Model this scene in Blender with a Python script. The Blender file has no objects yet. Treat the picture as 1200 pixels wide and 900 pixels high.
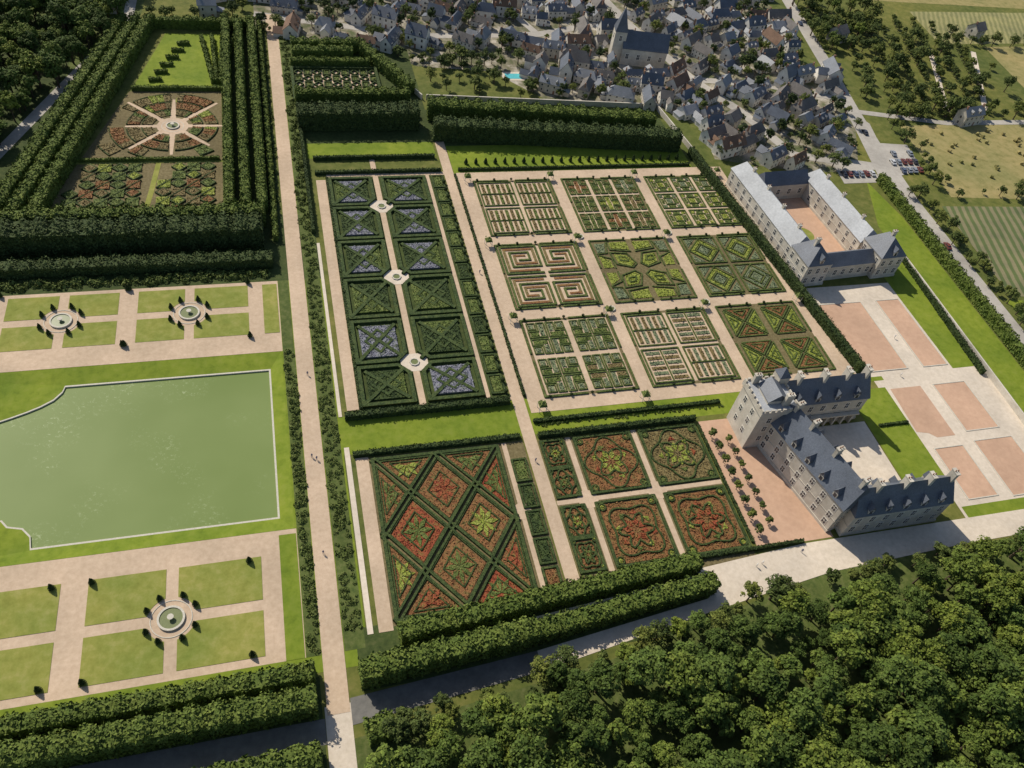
import bpy, bmesh, math, random
import numpy as np
from mathutils import Matrix, Vector
random.seed(7); rng=np.random.default_rng(7)
S=bpy.context.scene; COL=S.collection
pi=math.pi
# ------------------------------------------------------------------ materials
def new_mat(name):
    m=bpy.data.materials.new(name); m.use_nodes=True
    nt=m.node_tree; b=nt.nodes["Principled BSDF"]
    return m,nt,b
def coords(nt,kind="Object",sc=(1,1,1),rot=0):
    tc=nt.nodes.new("ShaderNodeTexCoord"); mp=nt.nodes.new("ShaderNodeMapping")
    mp.inputs["Scale"].default_value=sc; mp.inputs["Rotation"].default_value=(0,0,rot)
    nt.links.new(tc.outputs[kind],mp.inputs["Vector"]); return mp.outputs[0]
def noise(nt,vec,scale,detail=4,rough=.6):
    n=nt.nodes.new("ShaderNodeTexNoise"); n.inputs["Scale"].default_value=scale
    n.inputs["Detail"].default_value=detail; n.inputs["Roughness"].default_value=rough
    nt.links.new(vec,n.inputs["Vector"]); return n.outputs["Fac"]
def ramp(nt,fac,cols,lo=.3,hi=.7):
    r=nt.nodes.new("ShaderNodeValToRGB"); e=r.color_ramp.elements
    n=len(cols)
    while len(e)<n: e.new(.5)
    for i,c in enumerate(cols):
        e[i].position=lo+(hi-lo)*i/(n-1); e[i].color=(*c,1)
    nt.links.new(fac,r.inputs[0]); return r.outputs[0]
def mixc(nt,fac,a,b,mode='MIX'):
    m=nt.nodes.new("ShaderNodeMix"); m.data_type='RGBA'; m.blend_type=mode
    if isinstance(fac,(int,float)): m.inputs[0].default_value=fac
    else: nt.links.new(fac,m.inputs[0])
    for k,x in ((6,a),(7,b)):
        if isinstance(x,tuple): m.inputs[k].default_value=(*x,1)
        else: nt.links.new(x,m.inputs[k])
    return m.outputs[2]
def bump(nt,b,fac,strength=.5,dist=.1):
    n=nt.nodes.new("ShaderNodeBump"); n.inputs["Strength"].default_value=strength; n.inputs["Distance"].default_value=dist
    nt.links.new(fac,n.inputs["Height"]); nt.links.new(n.outputs[0],b.inputs["Normal"])
def surf(name,cols,scale=1.0,big=.05,bigcols=((.75,.75,.75),(1.15,1.15,1.15)),rough=.9,bmp=.3,lo=.3,hi=.7,spec=.2):
    m,nt,b=new_mat(name); v=coords(nt)
    f=noise(nt,v,scale,6,.7); c=ramp(nt,f,cols,lo,hi)
    g=noise(nt,v,big,4,.6); k=ramp(nt,g,bigcols,.3,.7)
    c=mixc(nt,1.0,c,k,'MULTIPLY')
    nt.links.new(c,b.inputs["Base Color"]); b.inputs["Roughness"].default_value=rough
    b.inputs["Specular IOR Level"].default_value=spec
    if bmp: bump(nt,b,f,bmp,.15)
    return m
def leafmat(name,cols,scale=.6,rnd=.35,fine=4):
    m,nt,b=new_mat(name); v=coords(nt)
    f=noise(nt,v,scale,5,.7); c=ramp(nt,f,cols,.32,.68)
    f2=noise(nt,v,fine,2,.5); c=mixc(nt,1.0,c,ramp(nt,f2,((.65,.65,.65),(1.35,1.35,1.25)),.35,.65),'MULTIPLY')
    oi=nt.nodes.new("ShaderNodeObjectInfo")
    k=ramp(nt,oi.outputs["Random"],((1-rnd,1-rnd*.9,1-rnd),(1,1,1),(1+rnd*1.2,1+rnd*.7,1)),0,1)
    c=mixc(nt,1.0,c,k,'MULTIPLY')
    nt.links.new(c,b.inputs["Base Color"]); b.inputs["Roughness"].default_value=.8
    b.inputs["Specular IOR Level"].default_value=.2
    return m
def stripes(name,a,b_,period,rot,dist=2.0):
    m,nt,b=new_mat(name); v=coords(nt,"Object",(1,1,1),rot)
    w=nt.nodes.new("ShaderNodeTexWave"); w.inputs["Scale"].default_value=2*pi/20/period; w.inputs["Distortion"].default_value=dist
    w.inputs["Detail"].default_value=3; w.inputs["Detail Scale"].default_value=1.5
    nt.links.new(v,w.inputs["Vector"])
    c=ramp(nt,w.outputs["Fac"],(a,b_),.3,.7)
    f=noise(nt,v,.06,5,.7); c=mixc(nt,1.0,c,ramp(nt,f,((.7,.72,.7),(1.25,1.2,1.1)),.3,.7),'MULTIPLY')
    nt.links.new(c,b.inputs["Base Color"]); b.inputs["Roughness"].default_value=.9
    return m
M={}
M['ground']=surf("ground_grass",((.06,.078,.018),(.10,.118,.028),(.15,.15,.05)),.25,.012,((.7,.8,.7),(1.5,1.25,1.1)))
M['sand']=surf("sand_path",((.44,.325,.225),(.56,.43,.31)),.8,.06,((.82,.82,.8),(1.1,1.09,1.08)),bmp=.1)
M['pale']=surf("pale_gravel",((.54,.46,.36),(.68,.59,.48)),.7,.05,((.80,.80,.80),(1.08,1.07,1.06)),bmp=.1)
M['pink']=surf("pink_gravel",((.44,.28,.19),(.53,.35,.24)),.5,.06,((.86,.85,.84),(1.1,1.09,1.08)),bmp=.1)
M['lawn']=surf("lawn",((.165,.18,.034),(.215,.23,.05),(.28,.27,.085)),.35,.06,((.76,.86,.72),(1.2,1.08,1.1)),bmp=.15)
M['bank']=surf("bank_grass",((.12,.165,.014),(.165,.215,.02),(.20,.235,.035)),.4,.06,((.70,.78,.7),(1.18,1.1,1.1)),bmp=.2)
M['rough']=surf("rough_grass",((.045,.07,.016),(.085,.11,.026),(.135,.145,.05)),.6,.05)
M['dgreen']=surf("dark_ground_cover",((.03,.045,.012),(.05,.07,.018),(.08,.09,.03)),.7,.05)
M['soil']=surf("bed_soil",((.10,.078,.035),(.15,.12,.055),(.21,.17,.09)),1.2,.06)
M['asphalt']=surf("asphalt_road",((.34,.31,.27),(.42,.39,.34)),.5,.05,bmp=.05)
M['shadeasph']=surf("shaded_asphalt",((.12,.115,.105),(.18,.17,.15)),.5,.08,bmp=.05)  # darker asphalt copy, shade of the tree rows painted into its colour
M['townfl']=surf("village_yards",((.08,.10,.035),(.19,.17,.11),(.38,.34,.28)),.12,.03,lo=.38,hi=.62)
M['gold']=surf("dry_field",((.18,.16,.055),(.28,.23,.095),(.33,.26,.12)),.25,.03,((.7,.82,.7),(1.15,1.1,1.1)))
M['gold2']=stripes("crop_field",(.17,.17,.06),(.26,.24,.10),3.0,.5)
M['vegf']=stripes("vegetable_field",(.08,.11,.03),(.19,.17,.09),3.5,.3,1)
M['stonew']=surf("tufa_stone",((.48,.43,.35),(.63,.58,.49)),.5,.12,((.72,.72,.72),(1.08,1.08,1.08)),bmp=.1)
M['plaster']=surf("plaster_wall",((.64,.60,.52),(.78,.74,.67)),.6,.1,((.8,.8,.8),(1.08,1.08,1.08)),bmp=.05)
M['slate']=surf("slate_roof",((.065,.075,.092),(.12,.135,.165)),2.5,.15,((.75,.75,.75),(1.2,1.2,1.2)),rough=.5,spec=.45)
M['slatesun']=surf("sunlit_slate_roof",((.17,.175,.185),(.27,.275,.285)),2.5,.15,((.75,.75,.75),(1.2,1.2,1.2)),rough=.55,spec=.4)  # lighter slate copy, sun reflection on roofs painted into the colour
M['slate2']=surf("old_slate_roof",((.11,.10,.09),(.19,.17,.155)),2.0,.15,rough=.7)
M['tile']=surf("clay_tile_roof",((.13,.08,.055),(.22,.14,.095)),2.0,.15)
M['leadroof']=surf("pale_slate_roof",((.28,.29,.30),(.41,.42,.43)),1.2,.1,((.8,.8,.8),(1.1,1.1,1.1)),rough=.6,spec=.3)
def plain(name,c,rough=.5,spec=.5):
    m,nt,b=new_mat(name); v=coords(nt); f=noise(nt,v,3,3)
    cc=mixc(nt,1.0,c,ramp(nt,f,((.85,.85,.85),(1.15,1.15,1.15))),'MULTIPLY')
    nt.links.new(cc,b.inputs["Base Color"]); b.inputs["Roughness"].default_value=rough; b.inputs["Specular IOR Level"].default_value=spec
    return m
M['glass']=plain("window_glass",(.03,.035,.045),.15,.6)
M['trim']=plain("white_trim",(.66,.62,.54),.8,.2)
M['brick']=plain("chimney_brick",(.26,.15,.10),.9,.2)
M['bark']=plain("bark",(.09,.065,.045),.9,.2)
M['edge']=plain("stone_edging",(.50,.46,.38),.85,.2)
M['box']=leafmat("box_hedge",((.038,.06,.015),(.07,.095,.025),(.12,.14,.04)),.8,0,3)
M['dbox']=leafmat("dark_box_hedge",((.022,.04,.012),(.042,.064,.018),(.075,.095,.028)),.8,0,3)
M['yew']=leafmat("dark_foliage",((.018,.032,.011),(.034,.054,.015),(.06,.083,.022)),.5,0,3)
M['linden']=leafmat("linden_foliage",((.048,.08,.015),(.085,.12,.023),(.13,.165,.036)),.35,.1,2.5)
M['forest']=leafmat("forest_foliage",((.042,.072,.013),(.075,.112,.02),(.125,.16,.035)),.3,.45,1.6)
M['ftree']=leafmat("garden_foliage",((.04,.066,.016),(.075,.10,.024),(.12,.145,.038)),.4,.4,2)
M['lime']=leafmat("lime_planting",((.14,.17,.025),(.21,.24,.04),(.27,.28,.08)),.8,0,3)
M['green']=leafmat("green_planting",((.055,.08,.018),(.095,.125,.03),(.15,.17,.05)),.7,0,3)
M['red']=leafmat("red_flowers",((.17,.035,.02),(.25,.065,.028),(.15,.12,.035)),.9,0,4)
M['rust']=leafmat("rust_planting",((.14,.058,.025),(.21,.10,.04),(.12,.11,.035)),.7,0,4)
M['brown']=leafmat("brown_planting",((.10,.075,.03),(.16,.12,.05),(.20,.165,.075)),.8,0,4)
M['lav']=leafmat("lavender",((.12,.12,.15),(.20,.20,.25),(.11,.13,.08)),.8,0,4)
M['teal']=leafmat("cabbage_planting",((.08,.105,.06),(.14,.17,.095),(.22,.23,.13)),.9,0,4)
m,nt,b=new_mat("pond_water"); v=coords(nt)
c=ramp(nt,noise(nt,v,.03,3,.5),((.14,.19,.052),(.17,.22,.07)),.35,.65)
n1=noise(nt,v,1.1,5,.8); n2=noise(nt,v,.035,2,.5)
k1=ramp(nt,n1,((0,0,0),(1,1,1)),.56,.64); k2=ramp(nt,n2,((0,0,0),(1,1,1)),.5,.6)
fm_=mixc(nt,1.0,k1,k2,'MULTIPLY')
c=mixc(nt,fm_,c,(.28,.33,.16)); nt.links.new(c,b.inputs["Base Color"])
b.inputs["Roughness"].default_value=.45; b.inputs["Specular IOR Level"].default_value=.07
bump(nt,b,noise(nt,v,1.5,3),.05,.05); M['water']=m
M['pool']=plain("pool_water",(.10,.42,.45),.3,.3)
M['fwater']=plain("fountain_water",(.15,.17,.07),.3,.2)
# ------------------------------------------------------------------ mesh builders
class MB:
    def __init__(s): s.v=[];s.f=[];s.m=[];s.q=[];s.qm=[];s.T=None
    def add(s,vs,fs,m=0):
        o=len(s.v)
        if s.T is not None: vs=[tuple(s.T@Vector(p)) for p in vs]
        s.v+=[tuple(p) for p in vs]
        for f in fs: s.f.append([i+o for i in f]); s.m.append(m)
    def quads(s,a,m=0):
        if len(a): s.q.append(np.asarray(a,float).reshape(-1,4,3)); s.qm.append(m)
    def box(s,x0,y0,z0,x1,y1,z1,m=0):
        s.add([(x0,y0,z0),(x1,y0,z0),(x1,y1,z0),(x0,y1,z0),(x0,y0,z1),(x1,y0,z1),(x1,y1,z1),(x0,y1,z1)],
              [(0,3,2,1),(4,5,6,7),(0,1,5,4),(1,2,6,5),(2,3,7,6),(3,0,4,7)],m)
    def seg(s,p,q,w,h,m=0,z0=0,leaf=0):
        dx,dy=q[0]-p[0],q[1]-p[1]; l=math.hypot(dx,dy)
        if l<1e-6: return
        nx,ny=-dy/l*w/2,dx/l*w/2; ex,ey=dx/l*w*.4,dy/l*w*.4; h+=random.uniform(-.04,.04)
        a=[(p[0]-ex+nx,p[1]-ey+ny),(p[0]-ex-nx,p[1]-ey-ny),(q[0]+ex-nx,q[1]+ey-ny),(q[0]+ex+nx,q[1]+ey+ny)]
        s.prism(a,h,m,z0,.12)
        if leaf:
            N=int(l*leaf)+1; t=rng.uniform(0,1,(N,1)); u=rng.uniform(-1,1,(N,1))
            c=np.array([p[0],p[1]])+t*np.array([dx,dy])+u*np.array([nx,ny]); c=np.c_[c,np.full(N,h)+rng.uniform(-.1,.06,N)]
            s.quads(leaves(c,np.tile([0,0,1.],(N,1)),.17,1.1),m)
    def prism(s,a,h,m=0,z0=0,bev=.0):
        n=len(a)
        if sum(a[i][0]*a[(i+1)%n][1]-a[(i+1)%n][0]*a[i][1] for i in range(n))<0: a=a[::-1]
        if bev:
            cx=sum(p[0] for p in a)/n; cy=sum(p[1] for p in a)/n
            t=[]
            for p in a:
                d=math.hypot(p[0]-cx,p[1]-cy)+1e-6; k=max(.2,1-bev*1.4/d); t.append((cx+(p[0]-cx)*k,cy+(p[1]-cy)*k))
            vs=[(x,y,z0) for x,y in a]+[(x,y,z0+(h-z0)*.75) for x,y in a]+[(x,y,h) for x,y in t]
            fs=[[n*2+i for i in range(n)]]
            for r in (0,1): fs+=[(r*n+i,r*n+(i+1)%n,(r+1)*n+(i+1)%n,(r+1)*n+i) for i in range(n)]
        else:
            vs=[(x,y,z0) for x,y in a]+[(x,y,h) for x,y in a]
            fs=[[n+i for i in range(n)]]+[(i,(i+1)%n,n+(i+1)%n,n+i) for i in range(n)]
        s.add(vs,fs,m)
    def cyl(s,cx,cy,z0,z1,r0,r1,n=12,m=0):
        vs=[(cx+r0*math.cos(2*pi*i/n),cy+r0*math.sin(2*pi*i/n),z0) for i in range(n)]+[(cx+r1*math.cos(2*pi*i/n),cy+r1*math.sin(2*pi*i/n),z1) for i in range(n)]
        s.add(vs,[(i,(i+1)%n,n+(i+1)%n,n+i) for i in range(n)]+[[n+i for i in range(n)]],m)
    def ring(s,cx,cy,z0,z1,r0,r1,n=28,m=0):
        P=lambda r,z:[(cx+r*math.cos(2*pi*i/n),cy+r*math.sin(2*pi*i/n),z) for i in range(n)]
        vs=P(r1,z0)+P(r1,z1)+P(r0,z1)+P(r0,z0); fs=[]
        for k in range(3): fs+=[(k*n+i,k*n+(i+1)%n,(k+1)*n+(i+1)%n,(k+1)*n+i) for i in range(n)]
        s.add(vs,fs,m)
    def gable(s,x0,y0,x1,y1,z,h,mr,mw,axis='x',ov=.35,t=.22):
        if axis=='x': f=lambda a,b,c:(a,b,c); A0,A1,B0,B1=x0,x1,y0,y1
        else: f=lambda a,b,c:(b,a,c); A0,A1,B0,B1=y0,y1,x0,x1
        bm=(B0+B1)/2; hb=(B1-B0)/2; sl=h/hb
        s.add([f(A0,B0,z),f(A0,B1,z),f(A0,bm,z+h),f(A1,B0,z),f(A1,B1,z),f(A1,bm,z+h)],[(0,1,2),(3,5,4)],mw)
        for sg in (-1,1):
            e=bm+sg*(hb+ov); ze=z-ov*sl; a0,a1=A0-ov,A1+ov
            vs=[f(a0,e,ze+.02),f(a1,e,ze+.02),f(a1,bm,z+h+.02),f(a0,bm,z+h+.02),f(a0,e,ze+t),f(a1,e,ze+t),f(a1,bm,z+h+t),f(a0,bm,z+h+t)]
            s.add(vs,[(4,5,6,7),(0,1,5,4),(3,0,4,7),(1,2,6,5),(0,3,2,1)],mr)
    def hip(s,x0,y0,x1,y1,z,h,m=0,ins=None,ov=.35):
        x0-=ov;x1+=ov;y0-=ov;y1+=ov
        if x1-x0>=y1-y0:
            i=ins if ins is not None else (y1-y0)*.4; ym=(y0+y1)/2; r=[(x0+i,ym,z+h),(x1-i,ym,z+h)]
            fs=[(0,1,5,4),(1,2,5),(2,3,4,5),(3,0,4),(3,2,1,0)]
        else:
            i=ins if ins is not None else (x1-x0)*.4; xm=(x0+x1)/2; r=[(xm,y0+i,z+h),(xm,y1-i,z+h)]
            fs=[(0,1,4),(1,2,5,4),(2,3,5),(3,0,4,5),(3,2,1,0)]
        s.add([(x0,y0,z),(x1,y0,z),(x1,y1,z),(x0,y1,z)]+r,fs,m)
    def mesh(s,name,mats):
        V=list(s.v);F=list(s.f);MI=list(s.m); o=len(V)
        for a,mi in zip(s.q,s.qm):
            n=len(a); V+=a.reshape(-1,3).tolist(); F+=(np.arange(n*4).reshape(n,4)+o).tolist(); o+=n*4; MI+=[mi]*n
        me=bpy.data.meshes.new(name); me.from_pydata(V,[],F)
        for mm in mats: me.materials.append(M[mm])
        if len(mats)>1: me.polygons.foreach_set("material_index",MI)
        me.update(); return me
    def obj(s,name,mats,parent=None):
        if not s.v and not s.q: return None
        return place(s.mesh(name,mats),name,parent=parent)
def place(me,name,loc=(0,0,0),rz=0,sc=1,parent=None):
    o=bpy.data.objects.new(name,me); o.location=loc; o.rotation_euler=(0,0,rz)
    o.scale=(sc,sc,sc) if isinstance(sc,(int,float)) else sc
    COL.objects.link(o)
    if parent: o.parent=parent
    return o
def empty(name,loc=(0,0,0)):
    o=bpy.data.objects.new(name,None); o.location=loc; COL.objects.link(o); return o
def unit(a): return a/(np.linalg.norm(a,axis=-1,keepdims=True)+1e-9)
def leaves(c,n,size,spread=.9,flat=.65):
    N=len(c); nn=unit(np.asarray(n)+rng.normal(0,spread*.6,(N,3)))
    t1=unit(np.cross(nn,rng.normal(0,1,(N,3)))); t2=np.cross(nn,t1)
    s=(size*rng.uniform(.6,1.3,(N,1)))
    return np.stack([c+t1*s,c+t2*s*flat,c-t1*s,c-t2*s*flat],1)
def row(mb,p,q,w,h,z0=0,dens=5,size=.45,m=0,per=5.0,amp=.07):
    p=np.array(p,float);q=np.array(q,float); l=np.linalg.norm(q-p); d=(q-p)/l; nv=np.array([-d[1],d[0]])
    ph=rng.uniform(0,6)
    def hh(s): return h*(1+amp*np.sin(s*2*pi/per+ph)+.04*np.sin(s*.7+ph)+.03*np.sin(s*.23+2*ph))
    wob=lambda s:1+.10*np.sin(s*2*pi/per+ph+1)
    hw=w/2; c=[];n=[]
    N=int(dens*l*w)+4; s=rng.uniform(0,l,N); t=rng.uniform(-1,1,N)
    z=z0+hh(s)*(1-.12*np.abs(t)**3)+rng.normal(0,.13*min(1,h/3),N)
    xy=p+d*s[:,None]+nv*(t*hw*wob(s))[:,None]; c.append(np.c_[xy,z]); n.append(np.c_[nv*(t*.6)[:,None],np.ones(N)])
    for sg in (-1,1):
        N=int(dens*l*h*.8)+4; s=rng.uniform(0,l,N); z=z0+rng.uniform(.05,1,N)*hh(s)
        xy=p+d*s[:,None]+nv*(sg*hw*wob(s)+rng.normal(0,.12*min(1,w/2),N))[:,None]; c.append(np.c_[xy,z]); n.append(np.c_[np.tile(nv*sg,(N,1)),np.full(N,.3)])
    for e,sg in ((p,-1),(q,1)):
        N=int(dens*w*h*.8)+2; t=rng.uniform(-1,1,N); z=z0+rng.uniform(.05,1,N)*h
        c.append(np.c_[e+nv*(t*hw)[:,None],z]); n.append(np.c_[np.tile(d*sg,(N,1)),np.full(N,.3)])
    mb.quads(leaves(np.concatenate(c),np.concatenate(n),size),m)
    k=.86*hw; a=[p+nv*k,p-nv*k,q-nv*k,q+nv*k]
    mb.prism([tuple(x) for x in a],z0+h*(1-amp-.05)-.15*min(1,h/2),m,z0)
def shrubs(mb,x0,y0,x1,y1,n,r,m=0,z=0):
    for _ in range(n):
        cx,cy=rng.uniform(x0,x1),rng.uniform(y0,y1); rr=r*rng.uniform(.6,1.3); N=int(26*rr+14)
        dd=unit(rng.normal(0,1,(N,3))); dd[:,2]=np.abs(dd[:,2]); mb.quads(leaves(np.array([cx,cy,z+rr*.1])+dd*rr*[1,1,.9],dd,.32*max(rr,.7)),m)
def R(x0,y0,x1,y1): return [(x0,y0),(x1,y0),(x1,y1),(x0,y1)]
def strip(pts,w):
    L=[];Rr=[]; n=len(pts)
    for i,p in enumerate(pts):
        a=pts[max(0,i-1)]; b=pts[min(n-1,i+1)]; dx,dy=b[0]-a[0],b[1]-a[1]; l=math.hypot(dx,dy)
        L.append((p[0]-dy/l*w/2,p[1]+dx/l*w/2)); Rr.append((p[0]+dy/l*w/2,p[1]-dx/l*w/2))
    return [[Rr[i],Rr[i+1],L[i+1],L[i]] for i in range(n-1)]
def circ(cx,cy,r,n=32): return [(cx+r*math.cos(2*pi*i/n),cy+r*math.sin(2*pi*i/n)) for i in range(n)]
def sheets(name,polys,mat,z,inc=.002):
    mb=MB()
    for i,a in enumerate(polys):
        n=len(a)
        if sum(a[k][0]*a[(k+1)%n][1]-a[(k+1)%n][0]*a[k][1] for k in range(n))<0: a=a[::-1]
        mb.add([(x,y,z+i*inc) for x,y in a],[list(range(n))])
    return mb.obj(name,[mat])
# ------------------------------------------------------------------ ground with hole for pond
B=3000
hx0,hy0,hx1,hy1=-172,-31.5,-74,30.5
mb=MB(); o=[(-B,-B,0),(B,-B,0),(B,B,0),(-B,B,0),(hx0,hy0,0),(hx1,hy0,0),(hx1,hy1,0),(hx0,hy1,0)]
mb.add(o,[(0,1,5,4),(1,2,6,5),(2,3,7,6),(3,0,4,7)]); mb.obj("ground",['ground'])
pond=[(-78,24),(-133,24),(-133.5,22)]+[(-134+(-15)*t,21.5-8.5*t**.6) for t in (0.1,.3,.5,.75,1)]+[(-151,11),(-166,11),(-166,-18),(-143,-18),(-141.5,-20),(-138,-21),(-136,-23.5),(-135.5,-27),(-78,-27)]
bm=bmesh.new()
def loop(pts,z):
    vs=[bm.verts.new((x,y,z)) for x,y in pts]; return [bm.edges.new((vs[i],vs[(i+1)%len(vs)])) for i in range(len(vs))]
bank_in=[( -120+(x+120)*1.012, -1.5+(y+1.5)*1.02) for x,y in pond]
es=loop(R(hx0,hy0,hx1,hy1),0)+loop(bank_in,-.9)
bmesh.ops.triangle_fill(bm,use_beauty=True,use_dissolve=False,edges=es,normal=(0,0,1))
for f in bm.faces:
    f.normal_update()
    if f.normal.z<0: f.normal_flip()
me=bpy.data.meshes.new("pond_bank"); bm.to_mesh(me); bm.free(); me.materials.append(M['bank']); place(me,"pond_bank")
mb=MB(); n=len(pond)
vs=[(x,y,-.9) for x,y in bank_in]+[(x,y,-.9) for x,y in pond]+[(x,y,-1.5) for x,y in pond]
mb.add(vs,[(i,(i+1)%n,n+(i+1)%n,n+i) for i in range(n)]+[(n+i,n+(i+1)%n,2*n+(i+1)%n,2*n+i) for i in range(n)]); mb.obj("pond_edging",['edge'])
sheets("pond_water",[[( -120+(x+120)*1.01, -1.5+(y+1.5)*1.01) for x,y in pond]],'water',-1.3)
# ------------------------------------------------------------------ big base surfaces
sheets("garden_lawn",[R(-74,-66,-59.5,62),R(-59.5,-10.5,112,3),R(-4,116,99,137),R(-175,-70,-60,-65),R(-66,81,-62,240),R(-59,130,-9,141)],'bank',.01)
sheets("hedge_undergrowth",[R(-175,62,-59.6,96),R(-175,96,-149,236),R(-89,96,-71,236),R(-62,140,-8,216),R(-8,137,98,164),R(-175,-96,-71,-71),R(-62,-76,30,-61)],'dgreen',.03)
sheets("rough_strip",[R(-73.5,-66,-70.2,62),R(-64.8,-66,-60,240)],'rough',.045)
sheets("woodland_floor",[[(-66,-86),(-6,-80),(69,-66),(150,-66),(300,-66),(300,-250),(-66,-250)],R(-300,-250,-66,-96),[(-300,90),(-168,90),(-164,126),(-124,240),(-120,300),(-300,300)]],'rough',.012)
sheets("water_garden_terrace",[R(-175,30.6,-73.6,62),R(-175,-66,-73.6,-31.6)],'sand',.02)
lawns=[]
def four(cx,x0,x1,cy,y0,y1,g=1.4,r=5.5):
    for sx in (0,1):
        for sy in (0,1):
            ax0,ax1=(x0,cx-g) if sx==0 else (cx+g,x1); ay0,ay1=(y0,cy-g) if sy==0 else (cy+g,y1)
            ix=ax1 if sx==0 else ax0; iy=ay1 if sy==0 else ay0; dx=-1 if sx==0 else 1; dy=-1 if sy==0 else 1
            k=math.sqrt(r*r-g*g)
            a0=math.atan2(dy*g,dx*k); a1=math.atan2(dy*k,dx*g)
            if a1-a0>pi:a1-=2*pi
            if a0-a1>pi:a0-=2*pi
            pts=[(cx+r*math.cos(a0+(a1-a0)*i/6),cy+r*math.sin(a0+(a1-a0)*i/6)) for i in range(7)]
            pts+=[(ix,(ay0 if sy==0 else ay1)),((ax0 if sx==0 else ax1),(ay0 if sy==0 else ay1)),((ax0 if sx==0 else ax1),iy)]
            lawns.append(pts)
for cx,x0,x1 in ((-100.5,-115.5,-83),(-136.5,-152,-121)): four(cx,x0,x1,49.5,38.5,60.5)
for cx,x0,x1 in ((-103,-121.5,-82.5),(-147,-166,-127.5)): four(cx,x0,x1,-51.3,-64,-38.3)
lawns.append(R(-78.5,38.5,-74,60.5)); lawns.append(R(-171,38.5,-157,60.5))
sheets("parterre_lawn",lawns,'lawn',.075)
sheets("side_lawn",[R(-78,-66,-73.8,-33)],'bank',.075)
def fountain(cx,cy,r=2.6):
    e=empty("round_fountain",(cx,cy,0)); a=MB(); a.ring(0,0,0,.55,r,r+.5,32); a.obj("basin_rim",['edge'],e)
    a=MB(); a.cyl(0,0,0,.35,r,r,32); a.obj("water",['fwater'],e)
    a=MB(); a.cyl(0,0,.3,1.0,.35,.25,10); a.cyl(0,0,1.0,1.15,.25,.7,12); a.cyl(0,0,1.15,1.3,.7,.75,12); a.obj("jet_bowl",['edge'],e)
    a=MB(); a.ring(0,0,.0,.14,r+1.9,r+2.1,32); a.obj("kerb_ring",['edge'],e)
for c in ((-100.5,49.5),(-136.5,49.5),(-103,-51.3),(-147,-51.3)): fountain(*c)
sheets("garden_path",[R(-70,-80,-65,246),R(-57,5,-53.5,116),R(-56.5,-63,-53,-12),R(-8,-59,-4.2,140),
   R(-53,117.5,-8,119.5),R(-53,3.2,-8,4.4)],'sand',.10)
sheets("stone_gutter_path",[R(-59.6,3,-58.6,80),R(-59.2,-63,-57.8,-8)],'pale',.12)
# ------------------------------------------------------------------ parterre tools
sheets("kitchen_garden_path",[R(-3.2,-2.6,112,118.5)],'sand',.06)
HB=MB(); HD=MB(); cur=[HB]; FILL={k:MB() for k in ('lime','green','red','rust','brown','lav','teal','yew')}
def hed(p,q,w=.6,h=.5): cur[0].seg(p,q,w,h,leaf=5)
def hrect(cx,cy,a,b,w=.6,h=.5):
    c=[(cx-a,cy-b),(cx+a,cy-b),(cx+a,cy+b),(cx-a,cy+b)]
    for i in range(4): hed(c[i],c[(i+1)%4],w,h)
def hpoly(pts,w=.6,h=.5,closed=True):
    n=len(pts)
    for i in range(n if closed else n-1): hed(pts[i],pts[(i+1)%n],w,h)
def fpoly(col,pts,h=.3,dens=5,size=.28):
    mb=FILL[col]; hh=h+random.uniform(-.05,.05); mb.prism(pts,hh,0,0)
    P=np.array(pts); lo=P.min(0);hi=P.max(0); A=(hi-lo).prod(); N=int(A*dens)+2
    c=rng.uniform(lo,hi,(N,2)); ins=np.ones(N,bool); n=len(P); s=0
    for i in range(n): s+=P[i][0]*P[(i+1)%n][1]-P[(i+1)%n][0]*P[i][1]
    sg=1 if s>0 else -1
    for i in range(n):
        a=P[i];b=P[(i+1)%n]; ins&=sg*((b[0]-a[0])*(c[:,1]-a[1])-(b[1]-a[1])*(c[:,0]-a[0]))>0
    c=c[ins]
    if len(c): mb.quads(leaves(np.c_[c,np.full(len(c),hh+.06)+rng.uniform(-.02,.18,len(c))],np.tile([0,0,1.],(len(c),1)),size,1.0))
def frect(col,cx,cy,a,b,**k): fpoly(col,[(cx-a,cy-b),(cx+a,cy-b),(cx+a,cy+b),(cx-a,cy+b)],**k)
def rot4(pts,cx,cy,kx=1,ky=1):
    out=[]
    for r in range(4):
        c,s=[(1,0),(0,1),(-1,0),(0,-1)][r]; out.append([(cx+(x*c-y*s)*kx,cy+(x*s+y*c)*ky) for x,y in pts])
    return out
def m_key(cx,cy,a,b,f1,f2,sx=1,sy=1):
    L=[(-1,-1),(1,-1),(1,1),(-1,1),(-1,-.5),(.55,-.5),(.55,.55),(-.5,.55),(-.5,-.02),(.1,-.02)]
    P=[(cx+x*sx*a,cy+y*sy*b) for x,y in L]
    hpoly(P,.75,.55,False)
    L=[(-.80,-.79),(.80,-.79),(.80,.80),(-.80,.80),(-.80,-.26),(.32,-.26),(.32,.32),(-.25,.32)]
    P=[(cx+x*sx*a,cy+y*sy*b) for x,y in L]
    for i in range(len(P)-1): FILL[(f1,f2)[i%2]].seg(P[i],P[i+1],.95,.35,leaf=4)
def m_comb(cx,cy,a,b,f1,f2,ax=0):
    hrect(cx,cy,a,b,.5); n=6
    for i in range(n):
        t=-1+2*(i+.5)/n; col=(f1,f2)[i%2]
        for hs in (-1,1):
            if ax: frect(col,cx+t*(a-.6),cy+hs*b*.47,(a-.8)/n*.6,b*.38)
            else: frect(col,cx+hs*a*.47,cy+t*(b-.6),a*.38,(b-.8)/n*.6)
    if ax: hed((cx-a,cy),(cx+a,cy),.4)
    else: hed((cx,cy-b),(cx,cy+b),.4)
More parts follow.
